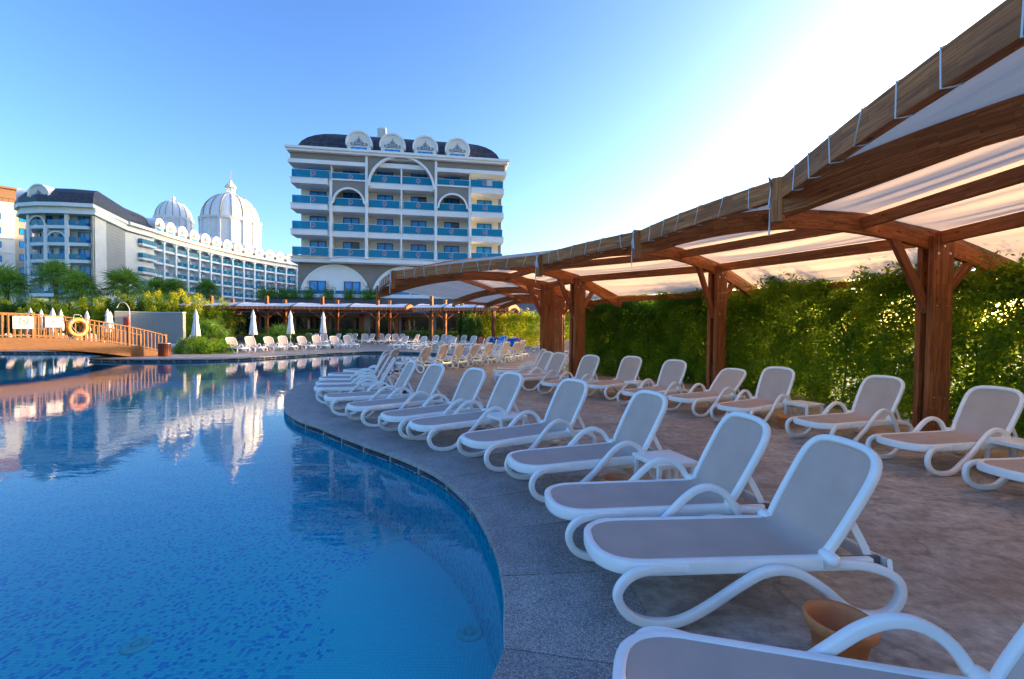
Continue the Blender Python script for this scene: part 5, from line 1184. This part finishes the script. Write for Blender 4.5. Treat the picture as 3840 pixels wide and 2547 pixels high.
# domes
def dome(px, Y, r, z0, z1, z2, lantern, lb):
    x = (px-1920)/FPX*Y; T = thing('domed_tower', lb, 'dome', (x, Y, 0))
    m = MB(); m.lathe([(r*1.0, 18), (r*1.0, z1-.8), (r*1.06, z1-.8), (r*1.08, z1), (r*.98, z1)], n=48, sm=False); build('drum', m, M['stucco'], T)
    nrib = 16; H = z2-z1; P = lambda t, q=1.0: (r*.97*math.cos(t)**.9*q, z1+H*math.sin(t))
    m = MB(); m.lathe([(max(.02, P(math.pi/2*i/16)[0]), P(math.pi/2*i/16)[1]) for i in range(16)]+[(.05, z2)], n=64); build('shell', m, M['stucco'], T)
    for k in range(nrib):
        a = 2*math.pi*(k+.5)/nrib; m = MB(); m.tube([(P(math.pi/2*i/14)[0]*math.cos(a)*1.01, P(math.pi/2*i/14)[0]*math.sin(a)*1.01, P(math.pi/2*i/14)[1]) for i in range(14)], .20*r/9.4, 6, up=(0, 0, 1)); build('rib', m, M['orn_gold'], T)
        m = MB(); m.box(-.3, .3, -.25, .2, z0-6, z1-.9); m.box(-.42, .42, -.35, .2, z1-1.6, z1-.8); o = put('pilaster', m.mesh('pilaster', M['stucco']), T, (r*1.02*math.cos(a), r*1.02*math.sin(a), 0), a+math.pi/2)
        if lantern and k % 2 == 0:
            a2 = a+math.pi/nrib; t = R(22); q = P(t); o = put('ornament', orn, T, (q[0]*1.015*math.cos(a2), q[0]*1.015*math.sin(a2), q[1]-2.0), a2+math.pi/2, (1.15, 1, 2.7)); o.rotation_euler.x = -R(20)
    if lantern:
        m = MB(); m.lathe([(1.9, z2-.5), (1.9, z2+.3), (1.6, z2+.4), (1.6, z2+.6), (0, z2+.6)], n=20); m.lathe([(1.55, z2+2.5), (1.9, z2+2.6), (1.7, z2+3.1), (.9, z2+4.1), (.5, z2+4.3), (.55, z2+4.8), (.2, z2+5.3), (0, z2+5.4)], n=20); build('lantern', m, M['stucco'], T)
        for k in range(8): a = k*math.pi/4; m = MB(); m.tube([(1.3*math.cos(a), 1.3*math.sin(a), z2+.6), (1.3*math.cos(a), 1.3*math.sin(a), z2+2.55)], .18, 8); build('lantern_column', m, M['stucco'], T)
        m = MB(); m.tube([(0, 0, z2+5.3), (0, 0, z2+8.4)], .09, 6); build('finial', m, M['orn_gold'], T)
    else:
        m = MB(); m.lathe([(.5, z2-.2), (.35, z2+.5), (.6, z2+1.0), (.4, z2+1.5), (0, z2+1.9)], n=14); build('finial', m, M['stucco'], T)
dome(868, 165, 9.2, 33, 39.3, 48.7, True, 'large white ribbed dome with lantern and tan ornaments behind the wing')
dome(655, 165, 5.6, 36, 40.0, 46.2, False, 'smaller plain ribbed white dome left of the large one')
m = MB(); m.box(-126, -78, 0, 30, 0, 27.5); o = build('rear_hotel_block', m, M['stucco']); o.location = (0, 172, 0); o['label'] = 'plain white rear block carrying the domes behind the curved wing'; o['category'] = 'building'
# outer left building
LB_ = thing('cream_building', 'cream apartment building with brown top storey at the left picture edge', 'building', (-139.4, 107.2, -.5), R(46))
m = MB(); m.box(0, 15, 0, 14, 0, 33.2); build('wall', m, M['cream'], LB_); m = MB(); m.box(3, 18.6, 1, 14, 33.2, 36.8); m.box(2.5, 19, .5, 14, 36.8, 37.3); build('top_storey', m, M['brown_wall'], LB_); m = MB(); m.box(15.02, 18.6, 1, 14, 0, 33.18); build('side_wall', m, M['taupe_light'], LB_)
bw = MB(); bw.box(0, 2, -.05, .02, 0, 1.6); bwm = bw.mesh('window', M['frame']); bp_ = MB(); bp_.box(.1, 1.9, -.08, -.045, .1, 1.5); bpm = bp_.mesh('pane', M['glass'])
for k in range(8):
    for i in range(3): w = put('window', bwm, LB_, (1.5+i*4.6, 0, 3.4+k*3.6)); put('pane', bpm, w)
    m = MB(); m.box(-.1, 15.1, -.12, 0, 2.2+k*3.6, 2.4+k*3.6); build('string_course', m, M['stucco'], LB_)
for k in range(8): w = put('window', bwm, LB_, (15.8, 1, 5+k*3.4)); put('pane', bpm, w)
m = MB(); m.tube([(12, 6, 37.4), (12, 6, 41)], .06, 5); build('antenna', m, M['steel'], LB_)
m = MB(); m.box(-.05, 15, -.05, 0, 34.1, 34.2)
for i in range(16): m.box(i, i+.06, -.05, 0, 33.2, 34.1)
build('roof_railing', m, M['frame'], LB_)

# unseen block added behind the main hotel, sized to shade the left wing
RW = thing('added_shade_wing', 'unseen plain block added behind the main six bay block for its shade', 'building', (-33, 96, 0))
m = MB(); m.box(0, 9, 0, 42, 0, 36.5); m.box(0, 9, 42.02, 125, 0, 32.6); build('wall', m, M['stucco'], RW)
for k in range(9):
    m = MB(); m.box(-.2, 0, 0, 125, 2.5+k*3.1, 2.8+k*3.1); build('balcony_slab', m, M['stucco'], RW)
